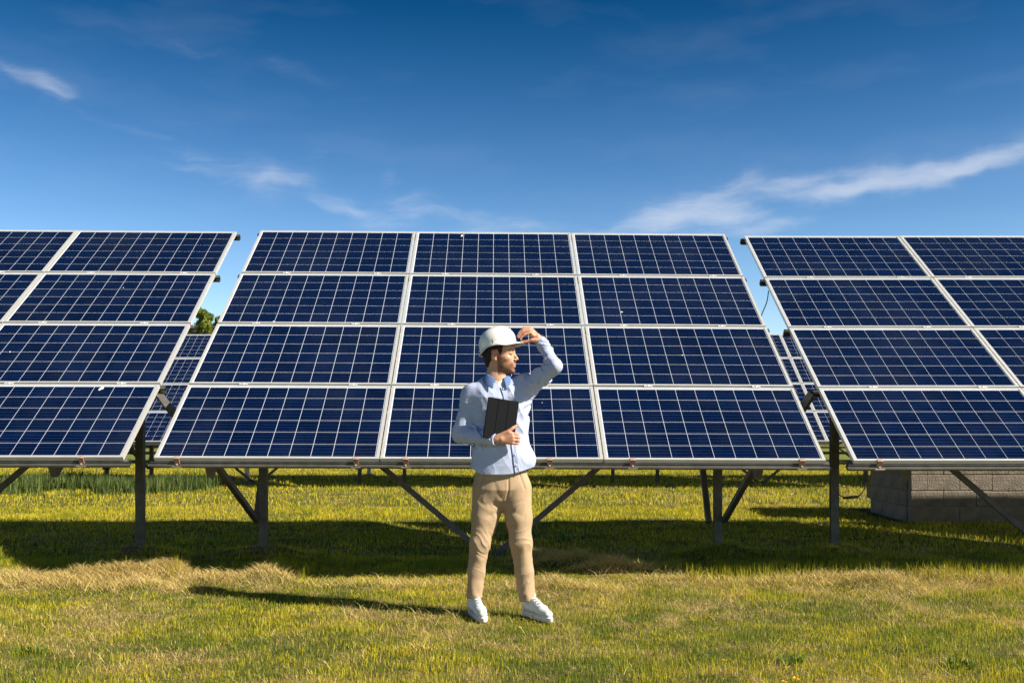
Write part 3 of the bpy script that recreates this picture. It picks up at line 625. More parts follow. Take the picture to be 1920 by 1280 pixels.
#PERSON#
# ------------------------------------------------------------------ the man: signed-distance modelling, meshed with surface nets
PO = Vector((-.034, 6.20, 0)); PS = 296.0
def W(px, py, y=0.0):      # photo position -> body coordinates on the plane y in front of / behind the body axis
    k = (6.20 + y) / 6.20
    return np.array([((px - CX) * 6.2 / F_PX) * k + .034, y, (CAM_H + (CY - py) * 6.2 / F_PX * k)])
class Field:
    def __init__(s, xs, ys, zs):
        s.xs, s.ys, s.zs = [np.asarray(a, np.float32) for a in (xs, ys, zs)]; s.f = np.full((len(xs), len(ys), len(zs)), .5, np.float32); s.rs = 1.0
    def sub(s, lo, hi):
        r = []
        for a, l, h in zip((s.xs, s.ys, s.zs), lo, hi):
            i0 = max(int(np.searchsorted(a, l)) - 1, 0); i1 = min(int(np.searchsorted(a, h)) + 1, len(a)); r.append(slice(i0, max(i1, i0 + 1)))
        X, Y, Z = np.meshgrid(s.xs[r[0]], s.ys[r[1]], s.zs[r[2]], indexing='ij', sparse=True); return tuple(r), X, Y, Z
    def apply(s, fn, lo, hi, k=.01, op='add'):
        lo = np.asarray(lo) - .03 - k; hi = np.asarray(hi) + .03 + k; sl, X, Y, Z = s.sub(lo, hi)
        d = fn(X, Y, Z).astype(np.float32); a = s.f[sl]
        if op == 'add': h = np.clip(.5 + .5 * (a - d) / k, 0, 1); s.f[sl] = a * (1 - h) + d * h - k * h * (1 - h)
        elif op == 'sub': d = -d; h = np.clip(.5 - .5 * (a - d) / k, 0, 1); s.f[sl] = a * (1 - h) + d * h + k * h * (1 - h)
        elif op == 'cut': h = np.clip(.5 - .5 * (a - d) / k, 0, 1); s.f[sl] = a * (1 - h) + d * h + k * h * (1 - h)
    def cap(s, a, b, r1, r2=None, k=.01, op='add', flat=None):
        a = np.asarray(a, float); b = np.asarray(b, float); r2 = r1 if r2 is None else r2; r1 *= s.rs; r2 *= s.rs; ba = b - a; L2 = max(ba @ ba, 1e-9)
        def fn(X, Y, Z):
            px, py, pz = X - a[0], Y - a[1], Z - a[2]; h = np.clip((px * ba[0] + py * ba[1] + pz * ba[2]) / L2, 0, 1)
            return np.sqrt((px - ba[0] * h) ** 2 + (py - ba[1] * h) ** 2 + (pz - ba[2] * h) ** 2) - (r1 + (r2 - r1) * h)
        rm = max(r1, r2); s.apply(fn, np.minimum(a, b) - rm, np.maximum(a, b) + rm, k, op)
    def ell(s, c, rad, Rm=None, k=.01, op='add'):
        c = np.asarray(c, float); rad = np.asarray(rad, float) * s.rs; Rm = np.eye(3) if Rm is None else Rm   # columns of Rm: local axes
        def fn(X, Y, Z):
            p = [X - c[0], Y - c[1], Z - c[2]]; q = [sum(p[j] * Rm[j, i] for j in range(3)) for i in range(3)]
            k0 = np.sqrt(sum((q[i] / rad[i]) ** 2 for i in range(3))); k1 = np.sqrt(sum((q[i] / rad[i] ** 2) ** 2 for i in range(3)))
            return k0 * (k0 - 1) / np.maximum(k1, 1e-6)
        s.apply(fn, c - rad.max(), c + rad.max(), k, op)
    def loft(s, zs, cx, cy, rx, ry, k=.02, pw=2.3):
        def fn(X, Y, Z):
            g = lambda a: np.interp(Z, zs, a)
            u = np.abs((X - g(cx)) / g(rx)) ** pw + np.abs((Y - g(cy)) / g(ry)) ** pw
            d = (u ** (1 / pw) - 1) * np.minimum(g(rx), g(ry)); return np.maximum(d, np.maximum(zs[0] - Z, Z - zs[-1]))
        s.apply(fn, (min(cx) - max(rx), min(cy) - max(ry), zs[0]), (max(cx) + max(rx), max(cy) + max(ry), zs[-1]), k)
    def displace(s, fn, lim=.03):
        m = np.abs(s.f) < lim; i, j, k = np.nonzero(m); s.f[m] += fn(s.xs[i].astype(float), s.ys[j].astype(float), s.zs[k].astype(float)).astype(np.float32)
    def mesh(s):
        f = s.f; f[0] = f[-1] = .1; f[:, 0] = f[:, -1] = .1; f[:, :, 0] = f[:, :, -1] = .1
        ins = f < 0; nx, ny, nz = f.shape
        cnt = np.zeros((nx - 1, ny - 1, nz - 1), np.uint8)
        for a in (0, 1):
            for b_ in (0, 1):
                for c in (0, 1): cnt += ins[a:nx - 1 + a, b_:ny - 1 + b_, c:nz - 1 + c]
        act = (cnt > 0) & (cnt < 8); idx = np.full(act.shape, -1, np.int32); I, J, K = np.nonzero(act); idx[act] = np.arange(len(I))
        P = np.zeros((len(I), 3)); n = np.zeros(len(I)); ax = (s.xs, s.ys, s.zs)
        for d in range(3):
            o = [q for q in range(3) if q != d]
            for u in (0, 1):
                for v in (0, 1):
                    A = [I.copy(), J.copy(), K.copy()]; A[o[0]] += u; A[o[1]] += v; B = [q.copy() for q in A]; B[d] += 1
                    fa = f[A[0], A[1], A[2]]; fb = f[B[0], B[1], B[2]]; m = (fa < 0) != (fb < 0); t = np.where(m, fa / np.where(m, fa - fb, 1), 0)
                    for q in range(3):
                        pa = ax[q][A[q]]; pb = ax[q][B[q]]; P[:, q] += np.where(m, pa + (pb - pa) * t, 0)
                    n += m
        P /= n[:, None]; quads = []
        for d in range(3):
            sa = [slice(None)] * 3; sb = [slice(None)] * 3; sa[d] = slice(0, -1); sb[d] = slice(1, None)
            a = ins[tuple(sa)]; b_ = ins[tuple(sb)]; m = a != b_; i = np.array(np.nonzero(m)); flip = a[m]
            o = [(d + 1) % 3, (d + 2) % 3]; ok = (i[o[0]] > 0) & (i[o[1]] > 0) & (i[o[0]] < f.shape[o[0]] - 1) & (i[o[1]] < f.shape[o[1]] - 1); i = i[:, ok]; flip = flip[ok]
            def cell(u, v): q = i.copy(); q[o[0]] -= u; q[o[1]] -= v; return idx[q[0], q[1], q[2]]
            q = np.stack([cell(1, 1), cell(0, 1), cell(0, 0), cell(1, 0)], 1); q[~flip] = q[~flip][:, ::-1]; quads.append(q)
        return P, np.concatenate(quads)
def axis(segs):
    out = []
    for a, b_, st in segs: out.append(np.arange(a, b_ - 1e-6, st))
    out.append([segs[-1][1]]); return np.concatenate(out)
def keep_largest(P, Q):
    return P, Q
def ridged(x, y, z, seed): return 1 - np.abs(2 * vnoise3(x, y, z, seed) - 1)
# --- joints, in body coordinates (metres; -y faces the camera)
LSH, LEL, LWR = np.array([-.218, .01, 1.395]), np.array([-.288, .00, 1.150]), np.array([-.062, -.175, 1.118])
RSH, REL, RWR = np.array([.115, .00, 1.445]), np.array([.302, -.175, 1.565]), np.array([.214, -.038, 1.735])
HY = R(-20); HF = np.array([math.cos(HY), math.sin(HY), 0]); HS = np.array([-math.sin(HY), math.cos(HY), 0]); HU = np.array([0, 0, 1.0])
HP = R(2); HFp = HF * math.cos(HP) + HU * math.sin(HP); HUp = HU * math.cos(HP) - HF * math.sin(HP)
HC = np.array([-.040, -.015, 1.645])
HR = np.stack([HFp, HS, HUp], 1)
HSC = 1.07
def hp(x, y, z): return HC + HR @ np.array([x, y, z]) * HSC
def make_body():
    F = Field(axis([(-.36, -.15, .006), (-.15, .24, .0024), (.24, .36, .006)]), axis([(-.26, -.14, .003), (-.14, .10, .0032), (.10, .16, .006)]),
              axis([(.02, 1.05, .009), (1.05, 1.22, .003), (1.22, 1.50, .008), (1.50, 1.86, .0026)]))
    # head
    F.rs = HSC
    F.ell(hp(-.014, 0, .030), (.094, .074, .088), HR, .01); F.ell(hp(.030, 0, -.025), (.058, .058, .080), HR, .02)
    F.ell(hp(.022, 0, -.072), (.060, .052, .036), HR, .02); F.ell(hp(.070, 0, -.098), (.020, .022, .016), HR, .018)
    F.ell(hp(.048, 0, .030), (.040, .060, .048), HR, .02)
    F.cap(hp(.074, -.034, .019), hp(.074, .034, .019), .011, k=.012)
    for s in (-1, 1):
        F.ell(hp(.050, s * .040, -.022), (.026, .018, .016), HR, .02)
        F.ell(hp(.092, s * .031, .001), (.014, .017, .010), HR, .010, 'sub'); F.ell(hp(.073, s * .031, -.001), (.0125, .0125, .0125), HR, .003)
        F.cap(hp(.082, s * .020, .006), hp(.076, s * .044, .004), .0032, k=.004)
    F.cap(hp(.082, 0, .010), hp(.1035, 0, -.027), .0065, .0092, .010)
    F.ell(hp(.093, -.010, -.033), (.010, .008, .006), HR, .006); F.ell(hp(.093, .010, -.033), (.010, .008, .006), HR, .006)
    F.ell(hp(.076, 0, -.058), (.016, .026, .022), HR, .014)
    F.cap(hp(.085, -.017, -.060), hp(.0885, 0, -.0585), .0042, .0048, .004); F.cap(hp(.085, .017, -.060), hp(.0885, 0, -.0585), .0042, .0048, .004)
    F.cap(hp(.084, -.014, -.0710), hp(.087, 0, -.0720), .0044, .0050, .004); F.cap(hp(.084, .014, -.0710), hp(.087, 0, -.0720), .0044, .0050, .004)
    F.cap(hp(.096, -.022, -.0655), hp(.096, .022, -.0655), .0030, k=.003, op='sub'); F.ell(hp(.092, 0, -.0835), (.008, .016, .004), HR, .006, 'sub')
    for s in (-1, 1):
        t = R(-12); er = HR @ np.array([[math.cos(t), 0, -math.sin(t)], [0, 1, 0], [math.sin(t), 0, math.cos(t)]])
        F.ell(hp(-.010, s * .076, -.006), (.018, .0085, .031), er, .006); F.ell(hp(-.006, s * .087, -.002), (.0095, .007, .018), er, .005, 'sub')
        F.cap(hp(-.002, s * .077, -.030), hp(-.006, s * .076, -.034), .008, k=.005)
    F.rs = 1.0
    # neck, trunk under the shirt
    nb = np.array([-.062, .005, 1.475]); F.cap(hp(-.030, 0, -.050), nb, .054, .060, .025); F.cap(hp(.005, 0, -.080), nb + [.02, -.03, 0], .034, .040, .02)
    F.cap(nb, (-.055, .01, 1.36), .075, .09, .04); F.cap((-.17, .01, 1.40), (.06, .01, 1.42), .062, k=.03)
    F.loft([.86, .95, 1.10, 1.25, 1.40], [-.035, -.035, -.04, -.045, -.05], [0, 0, 0, 0, 0], [.14, .135, .125, .135, .14], [.085, .085, .08, .09, .08], .03)
    F.cap(LSH + [.02, 0, -.01], LEL, .046, .036, .02); F.cap(LEL, LWR, .036, .025, .015); F.cap(RSH, REL, .046, .036, .02); F.cap(REL, RWR, .036, .0255, .015)
    for hip, kn, an in (((-.105, 0, .86), (-.165, -.02, .47), (-.209, .034, .07)), ((.045, 0, .86), (.092, -.03, .465), (.142, .010, .07))):
        F.cap(hip, kn, .075, .048, .03); F.cap(kn, an, .048, .034, .02); F.cap(an, np.array(an) + [.02, -.04, -.035], .026, k=.02)
    # right-hand side: the hand round the brim (his left)
    HO = np.array([0, .037, 0])
    pc = RWR + (np.array([.158, -.085, 1.785]) - RWR) * .5
    F.cap(RWR, RWR + [-.02, -.005, .018], .0245, .026, .015)
    kn = [np.array([.152, -.050, 1.812]), np.array([.148, -.070, 1.806]), np.array([.146, -.090, 1.796]), np.array([.148, -.108, 1.782])]
    kn = [q + HO for q in kn]
    for i, k_ in enumerate(kn): F.cap(RWR + [-.020, -.02 + i * .006, .022 - i * .004], k_ + [.010, 0, -.008], .016, .0125, .010)
    mid = [np.array([.112, -.048, 1.816]), np.array([.106, -.070, 1.803]), np.array([.104, -.091, 1.789]), np.array([.112, -.112, 1.772])]
    dst = [np.array([.088, -.050, 1.795]), np.array([.082, -.070, 1.783]), np.array([.082, -.090, 1.771]), np.array([.094, -.111, 1.756])]
    tip = [np.array([.078, -.052, 1.776]), np.array([.074, -.070, 1.765]), np.array([.076, -.088, 1.757]), np.array([.090, -.106, 1.744])]
    mid, dst, tip = [[q + HO for q in S_] for S_ in (mid, dst, tip)]
    for i in range(4):
        r0 = (.0098, .0098, .0092, .0082)[i]
        F.cap(kn[i], mid[i], r0 + .0012, r0, .003); F.cap(mid[i], dst[i], r0, r0 - .001, .002); F.cap(dst[i], tip[i], r0 - .001, r0 - .0018, .002)
    F.cap(RWR + [-.01, -.03, -.004], np.array([.158, -.068, 1.735]), .0165, .0130, .010); F.cap((.158, -.068, 1.735), (.120, -.063, 1.724), .0115, .0105, .003); F.cap((.120, -.063, 1.724), (.096, -.049, 1.733), .0100, .0085, .002)
    # left-hand side: the hand closed round the tablet's lower right corner (his right)
    F.cap(LWR, LWR + [.030, -.006, .004], .0235, .026, .012)
    kk = [np.array([.030, -.196, 1.152]), np.array([.038, -.199, 1.133]), np.array([.040, -.198, 1.114]), np.array([.036, -.194, 1.096])]
    for i, k_ in enumerate(kk): F.cap(LWR + [.026, -.006, .012 - i * .008], k_, .0155, .0125, .010)
    for i, k_ in enumerate(kk):
        r0 = (.0100, .0100, .0095, .0085)[i]; m1 = k_ + [.034 - i * .002, .004, -.004]; m2 = m1 + [.008, .024, -.003]; m3 = m2 + [-.018, .013, 0]
        F.cap(k_, m1, r0 + .0012, r0, .003); F.cap(m1, m2, r0, r0 - .0008, .002); F.cap(m2, m3, r0 - .001, r0 - .002, .002)
    F.cap(LWR + [.012, -.010, .016], (.012, -.198, 1.165), .0155, .0130, .010); F.cap((.012, -.198, 1.165), (.038, -.196, 1.186), .0118, .0105, .003); F.cap((.038, -.196, 1.186), (.060, -.188, 1.200), .0102, .0080, .002)
    P, Q = F.mesh()
    # colour: skin, short ginger stubble, brows, lips
    q = (P - HC) @ HR / HSC; x, y, z = q.T; n = fbm2(P[:, 0] * 60 + P[:, 1] * 40, P[:, 2] * 60, 3, 5)
    skin = np.array([.56, .30, .185]); c = skin * (.92 + .16 * n)[:, None]
    def mixc(m, col): nonlocal c; m = np.clip(m, 0, 1)[:, None]; c = c * (1 - m) + np.array(col) * m
    mixc((P[:, 2] < 1.478 + .35 * np.abs(P[:, 0] + .05)) * (P[:, 2] > 1.25) * (P[:, 1] < .1) * (np.abs(P[:, 0] + .05) < .12) * 1.0, (.78, .78, .76))
    head = (P[:, 2] > 1.50).astype(float) * (np.abs(x) < .13)
    sm = lambda v, a, b_: np.clip((v - a) / (b_ - a), 0, 1)
    cheek = sm(-z, .036 + .035 * np.clip((.075 - np.abs(y) * .4 - x) * -8, 0, .0), .060) * (x > .0) + sm(x, -.004, .008) * sm(-x, -.034, -.018) * sm(-z, -.010, .015) * (np.abs(y) > .045)
    mixc(head * np.clip(cheek, 0, 1) * sm(-z, -.02, .0) * (z > -.118) * (.84 + .5 * (n - .4)), (.17, .08, .038))
    mixc(head * (x > .078) * sm(-z, .038, .046) * sm(z, -.058, -.052) * .75, (.17, .08, .038))
    mixc(head * (x > .080) * (np.abs(y) < .022) * ((z < -.0555) & (z > -.077)) * .9, (.46, .19, .14))
    mixc(head * (x > .055) * (z > .017) * (z < .027) * (np.abs(y) > .012) * (np.abs(y) < .052) * 1.0, (.05, .028, .018))
    mixc(head * (x > .060) * (((np.abs(y) - .033) / .013) ** 2 + ((z - .0005) / .0055) ** 2 < 1) * .9, (.06, .04, .03))
    mixc(head * (np.abs(y) > .068) * .35, (.60, .20, .13))
    mixc((P[:, 2] < .20) * 1.0, (.035, .04, .06))
    hand = ((P[:, 2] > 1.71) & (P[:, 0] > .07)) | ((P[:, 2] < 1.22) & (P[:, 2] > 1.05) & (P[:, 0] > -.03)); mixc(hand * .45, (.62, .26, .17))
    return P, Q, c
def to_mesh(name, P, Q, col): return mesh_np(name, P, Q, None, col, True)
M_skin = attr_mat('skin', .48, spec=.4, bump=.12, noise_sc=220, sss=.08)
M_cloth = attr_mat('shirt_cloth', .85, spec=.15, bump=.18, noise_sc=260, var=.10)
M_chino = attr_mat('chino_cloth', .85, spec=.15, bump=.2, noise_sc=200, var=.08)
M_hair = attr_mat('short_hair', .6, spec=.3, bump=.9, noise_sc=160, var=.4)
M_shoe = attr_mat('white_leather', .45, spec=.4)
M_hat = pmat('hard_hat_plastic', (.80, .79, .74), .28, noise=(5, (.74, .73, .68), .4), coat=.2)
man = tag(bpy.data.objects.new('person', to_mesh('person', *make_body())), 'man in white hard hat, pale blue shirt and beige chinos, one hand at his brim', 'person')
man.data.materials.append(M_skin); COL.objects.link(man); man.location = PO
def smooth_mesh(P, Q, it=1, lam=.5):
    n = len(P); E = np.concatenate([Q[:, [0, 1]], Q[:, [1, 2]], Q[:, [2, 3]], Q[:, [3, 0]]])
    for _ in range(it):
        S = np.zeros_like(P); D = np.zeros(n)
        for k in range(3): S[:, k] = np.bincount(E[:, 0], P[E[:, 1], k], n) + np.bincount(E[:, 1], P[E[:, 0], k], n)
        D = np.bincount(E[:, 0], minlength=n) + np.bincount(E[:, 1], minlength=n); P = P * (1 - lam) + lam * S / np.maximum(D, 1)[:, None]
    return P
def seg_param(X, a, b_):
    d = b_ - a; t = ((X - a) @ d) / (d @ d); return t, np.linalg.norm(X - a - np.clip(t, 0, 1)[:, None] * d, axis=1)
def make_shirt():
    F = Field(axis([(-.38, .38, .0033)]), axis([(-.27, .16, .0033)]), axis([(.85, 1.79, .0033)]))
    zs = [.84, .95, 1.03, 1.15, 1.28, 1.38, 1.44, 1.475]
    F.loft(zs, [-.036, -.034, -.030, -.034, -.040, -.044, -.048, -.058], [.005, .0, -.004, -.004, -.006, .0, .008, .010], [.188, .194, .190, .168, .182, .184, .160, .10], [.136, .134, .126, .112, .116, .112, .094, .075], .03, 2.2)
    F.cap((-.18, .01, 1.405), (.085, .01, 1.450), .058, k=.05); F.cap((-.075, .015, 1.46), (-.055, .01, 1.485), .085, .075, .03)
    F.cap(LSH, (-.14, .0, 1.38), .064, .08, .05)
    F.cap(LSH, LEL, .064, .056, .03); F.cap(LEL, LWR + [-.03, .02, 0], .058, .040, .02); F.cap(LWR + [-.05, .04, .002], LWR + [-.006, .004, 0], .038, .039, .006)
    F.cap(RSH, (.07, 0, 1.40), .075, .09, .05); F.cap((.11, 0, 1.43), REL, .066, .042, .03); F.cap(REL, RWR + [.01, -.02, -.02], .042, .037, .010); F.cap(RWR + [.018, -.026, -.038], RWR + [.003, -.005, -.006], .038, .037, .006)
    F.ell((.128, 0, .985), (.055, .09, .06), None, .04)                 # cloth bagging over the belt on his left
    # wrinkles
    def wr(x, y, z):
        Xp = np.stack([x, y, z], 1); d = np.zeros_like(x)
        for a, b_, amp, ex in ((LSH, LEL, .0085, 1), (LEL, LWR, .010, 1), (RSH, REL, .011, 1), (REL, RWR, .011, 1)):
            t, r = seg_param(Xp, a, b_); ln = np.linalg.norm(b_ - a); m = (np.clip((.10 - r) / .03, 0, 1)) * np.clip((t + .05) * 4, 0, 1) * np.clip((1.04 - t) * 3, 0, 1)
            ax = (b_ - a) / ln; s = t * ln; u = Xp - a - (t[:, None] * (b_ - a)); n = vnoise3(u[:, 0] * 14 + 9, u[:, 1] * 14, s * 10, 3)
            w = ridged(s * 27 + n * 3.2 + (u[:, 0] + u[:, 2]) * 12, u[:, 0] * 8, u[:, 2] * 8 + u[:, 1] * 8, 7) ** 3 
            d -= 1.15 * amp * (w ** 1.2 - .3) * m
        # torso: long slanting pulls, most towards the raised arm and the waist
        mt = np.clip((.17 - np.abs(x + .03)) / .04, .25, 1)
        k = x * .85 + z * .5; l = -x * .5 + z * .85
        d -= .0095 * (ridged(k * 13 + 3, l * 3.0, y * 3, 11) ** 3 - .3) * mt
        k2 = x * .6 - z * .8; l2 = x * .8 + z * .6; d -= .0055 * (ridged(k2 * 16, l2 * 4, y * 3, 19) ** 2.5 - .35) * np.clip((1.12 - z) * 6, 0, 1)
        # fan of folds from the armpit of the raised arm
        ax_, az_ = x - .20, z - 1.37; an = np.arctan2(az_, -ax_); rr = np.hypot(ax_, az_); d -= .0090 * (np.abs(np.sin(an * 7 + vnoise3(x * 9, y * 9, z * 9, 4) * 2)) ** .7 - .5) * np.exp(-((rr - .11) / .07) ** 2)
        d += .0015 * (ridged(x * 24 + z * 12, z * 11 - x * 8, y * 10, 55) ** 4 - .2) * -1
        d += .003 * (vnoise3(x * 22, y * 22, z * 22, 2) - .5)
        return d
    F.displace(wr)
    # hem: curved shirt tail, longer in front of his right hip
    def hem(X, Y, Z): return (.895 + .12 * np.clip(X - .02, 0, 1) ** 1.0 * 1.6 + .03 * np.clip(-(X + .14) / .07, 0, 1) ** 2 + .25 * (X + .08) ** 2) - Z + Y * 0
    F.apply(hem, (-.4, -.27, .84), (.4, .17, 1.05), .003, 'cut')
    # neck opening and V
    F.cap((-.050, -.015, 1.60), (-.056, -.012, 1.47), .066, .062, .006, 'sub'); F.cap((-.050, -.11, 1.53), (-.044, -.13, 1.440), .050, .008, .006, 'sub')
    # cuffs: open end hollowed round the wrist
    for wv, el in ((LWR, LEL), (RWR, REL)):
        d = (wv - el) / np.linalg.norm(wv - el); F.cap(wv + d * .05, wv + d * -.0, .034, .031, .003, 'sub')
        def pl(X, Y, Z, wv=wv, d=d): return np.where((X - wv[0]) ** 2 + (Y - wv[1]) ** 2 + (Z - wv[2]) ** 2 < .0064, (X - wv[0]) * d[0] + (Y - wv[1]) * d[1] + (Z - wv[2]) * d[2] - .002, -1)
        F.apply(pl, wv - .08, wv + .08, .002, 'cut')
    # seam grooves: cuff edges, placket, yoke
    for wv, el in ((LWR, LEL), (RWR, REL)):
        d = (wv - el) / np.linalg.norm(wv - el); c = wv - d * .062
        def gr(X, Y, Z, c=c, d=d): return np.abs((X - c[0]) * d[0] + (Y - c[1]) * d[1] + (Z - c[2]) * d[2])
        sl, X, Y, Z = F.sub(c - .06, c + .06); g = gr(X, Y, Z); F.f[sl] += .0035 * np.exp(-(g / .004) ** 2) * (np.abs(F.f[sl]) < .02)
    P, Q = F.mesh(); P = smooth_mesh(P, Q, 1, .3)
    n = fbm2(P[:, 0] * 40, P[:, 2] * 40, 3, 8)[:, None]; c = np.array([.43, .48, .64]) * (.94 + .12 * n)
    return F, P, Q, c
SF, P_, Q_, C_ = make_shirt()
shirt = link('shirt', to_mesh('shirt', P_, Q_, C_), man, M_cloth)
def front_y(F, x, z, y0=-.26):
    i = int(np.argmin(abs(F.xs - x))); k = int(np.argmin(abs(F.zs - z))); col = F.f[i, :, k]; j = np.nonzero(col < 0)[0]
    return float(F.ys[j[0]]) if len(j) else None
def ribbon(pts, w, thick, name, mat, parent, off=.003, F=None):
    """strip of cloth lying on the front of the shirt along photo points"""
    F = F or SF; vs = []; ys = []
    for x, z in pts: ys.append(front_y(F, x, z) or -.1)
    ys = np.convolve(np.pad(ys, 2, 'edge'), [.1, .2, .4, .2, .1], 'valid')
    for (x, z), y in zip(pts, ys):
        for dx, dy in ((-w / 2, -off), (w / 2, -off), (w / 2, -off + thick), (-w / 2, -off + thick)): vs.append((x + dx, y + dy, z))
    fs = []
    for i in range(len(pts) - 1):
        for j in range(4): fs.append((i * 4 + j, i * 4 + (j + 1) % 4, i * 4 + 4 + (j + 1) % 4, i * 4 + 4 + j))
    fs += [(0, 1, 2, 3), tuple(len(vs) - 4 + k for k in (3, 2, 1, 0))]; b = MB(); b.add(vs, fs); return b.build(name, mat, parent, False)
M_navy = pmat('navy_facing', (.022, .045, .12), .85)
M_shirtp = pmat('shirt_trim', (.43, .48, .64), .85, bump=(260, .2)); M_collar = pmat('shaded_collar', (.085, .15, .32), .85, noise=(60, (.12, .20, .38), .6))  # collar: shirt cloth darkened, shade at the neck put into its colour
zz = np.linspace(1.475, .905, 60); px_ = np.interp(zz, [.905, 1.05, 1.25, 1.40, 1.475], [.055, .036, .010, -.022, -.050])
ribbon(list(zip(px_ + .012, zz)), .026, .004, 'placket', M_shirtp, shirt, .0035)
ribbon(list(zip(px_ - .0035, zz)), .0065, .004, 'placket_edge', M_navy, shirt, .0045)
for z in (1.43, 1.33, 1.02, .955):
    x = float(np.interp(z, zz[::-1], px_[::-1])) + .012; y = front_y(SF, x, z)
    b = MB(); b.tube([(x, y - .007, z), (x, y - .002, z)], .0045, 10); b.build('button', M_bright, shirt, True)
def collar():
    C = np.array([-.056, -.008]); b = MB(); n = 36
    # stand: a band round the neck; leaf: folded down outside it, long points at the front
    op = R(-90) + R(8); half = R(22)
    A = np.linspace(op + half, op + 2 * math.pi - half, n); rows = []
    for a in A:
        front = max(0, 1 - min(abs(a - A[0]), abs(a - A[-1])) / R(55)); ca, sa = math.cos(a), math.sin(a)
        e = lambda r, z: (C[0] + ca * r, C[1] + sa * r * 1.05, z)
        rear = 1 - front; top = 1.500 + .034 * rear
        rows.append([e(.0660, top - .035), e(.0690, top), e(.0750, top + .001), e(.093 + .004 * front, top - .028 - .008 * front), e(.106 + .004 * front, top - .050 - .026 * front)])
    vs = []; m = 5
    for r_ in rows: vs += r_
    fs = [(i * m + j, i * m + j + 1, (i + 1) * m + j + 1, (i + 1) * m + j) for i in range(n - 1) for j in range(m - 1)]
    b.add(vs, fs); o = b.build('collar', M_collar, shirt, True); s = o.modifiers.new('thick', 'SOLIDIFY'); s.thickness = .003
    o.modifiers.new('sub', 'SUBSURF').levels = 1
collar()
def make_trousers():
    F = Field(axis([(-.28, .24, .0042)]), axis([(-.18, .16, .0042)]), axis([(.06, .96, .0042)]))
    F.loft([.685, .73, .80, .88, .96], [-.020, -.024, -.030, -.034, -.034], [0, 0, .005, .005, 0], [.03, .12, .172, .172, .155], [.04, .085, .116, .112, .10], .03, 2.2)
    F.cap((-.125, .0, .80), (-.146, -.005, .62), .096, .078, .02); F.cap((-.146, -.005, .62), (-.166, -.018, .47), .078, .064, .02); F.cap((-.166, -.018, .47), (-.192, .0, .28), .064, .055, .03); F.cap((-.192, .0, .28), (-.206, .01, .10), .055, .051, .02)
    F.cap((.058, .0, .80), (.078, -.015, .62), .104, .084, .02); F.cap((.078, -.015, .62), (.090, -.028, .47), .084, .070, .02); F.cap((.090, -.028, .47), (.112, -.015, .28), .070, .060, .03); F.cap((.112, -.015, .28), (.130, -.01, .08), .060, .051, .02)
    
    F.cap((-.075, 0, .71), (-.125, -.01, .55), .062, .054, .02); F.cap((.030, 0, .71), (.072, -.015, .55), .062, .056, .02)
    def wr(x, y, z):
        d = np.zeros_like(x) + .003; leg = np.where(x < -.03, 1.0, -1.0); m = np.exp(-((z - .455) / .085) ** 2) * 1.15 + np.exp(-((z - .19) / .09) ** 2) * 1.0 + .15 + np.exp(-((z - .70) / .10) ** 2) * .4
        n = vnoise3(x * 7, y * 7, z * 7, 31)
        d -= .0050 * m * (ridged(z * 30 + n * 7 + leg * x * 22 + y * 10, x * 12, y * 12, 33) ** 3 - .25)
        cx_, cz_ = x + .01, z - .70; an = np.arctan2(cz_ + .02, np.abs(cx_) + .02); rr = np.hypot(cx_, cz_); d -= .0045 * (np.abs(np.sin(an * 5 + n * 3)) - .5) * np.exp(-((rr - .10) / .06) ** 2) * (y < .03)
        d -= .004 * (ridged(x * 16 + z * 3, z * 2.5, y * 6, 37) ** 2 - .4)
        # pocket openings and fly
        d += .005 * np.exp(-((x + .175 - (z - .80) * .35) / .005) ** 2) * (z > .79) * (y < 0) + .005 * np.exp(-((x - .115 + (z - .80) * .35) / .005) ** 2) * (z > .80) * (y < 0)
        d += .006 * np.exp(-((x - .012 + .2 * np.clip(.80 - z, 0, 1)) / .005) ** 2) * (z > .72) * (y < 0)
        return d
    F.displace(wr)
    def hem(X, Y, Z): return np.where(X < -.04, .108, .088) - Z + Y * 0 - (Y * .12)
    F.apply(hem, (-.28, -.18, .06), (.24, .16, .2), .002, 'cut')
    for c, z0 in (((-.206, .01), .115), ((.130, -.01), .095)): F.cap((c[0], c[1], z0 - .06), (c[0], c[1], z0 - .0), .044, .042, .003, 'sub')
    P, Q = F.mesh(); P = smooth_mesh(P, Q, 2, .4); n = fbm2(P[:, 0] * 30, P[:, 2] * 30, 3, 8)[:, None]
    c = np.array([.405, .285, .175]) * (.93 + .14 * n)
    return P, Q, c
P_, Q_, C_ = make_trousers(); trousers = link('trousers', to_mesh('trousers', P_, Q_, C_), man, M_chino)
def make_hair():
    F = Field(axis([(-.16, .10, .0028)]), axis([(-.13, .11, .0028)]), axis([(1.53, 1.78, .0028)]))
    F.rs = HSC; F.ell(hp(-.016, 0, .030), (.0985, .0785, .092), HR, .01); F.ell(hp(-.062, 0, -.030), (.034, .052, .055), HR, .02)
    def cut(X, Y, Z):
        p = [X - HC[0], Y - HC[1], Z - HC[2]]; x = sum(p[j] * HR[j, 0] for j in range(3)); y = sum(p[j] * HR[j, 1] for j in range(3)); z = sum(p[j] * HR[j, 2] for j in range(3)); x, y, z = x / HSC, y / HSC, z / HSC
        line = np.interp(x, [-.12, -.055, -.034, -.028, .010, .022, .036, .09], [-.072, -.070, -.030, .026, .030, -.006, .012, .045]); return np.maximum((line - z) * .6, x - .055)
    F.apply(cut, (-.2, -.2, 1.5), (.2, .2, 1.8), .004, 'cut'); P, Q = F.mesh(); n = fbm2(P[:, 0] * 150, P[:, 2] * 60, 2, 3)[:, None]
    link('hair', to_mesh('hair', P, Q, np.array([.045, .027, .018]) * (.6 + .9 * n)), man, M_hair)
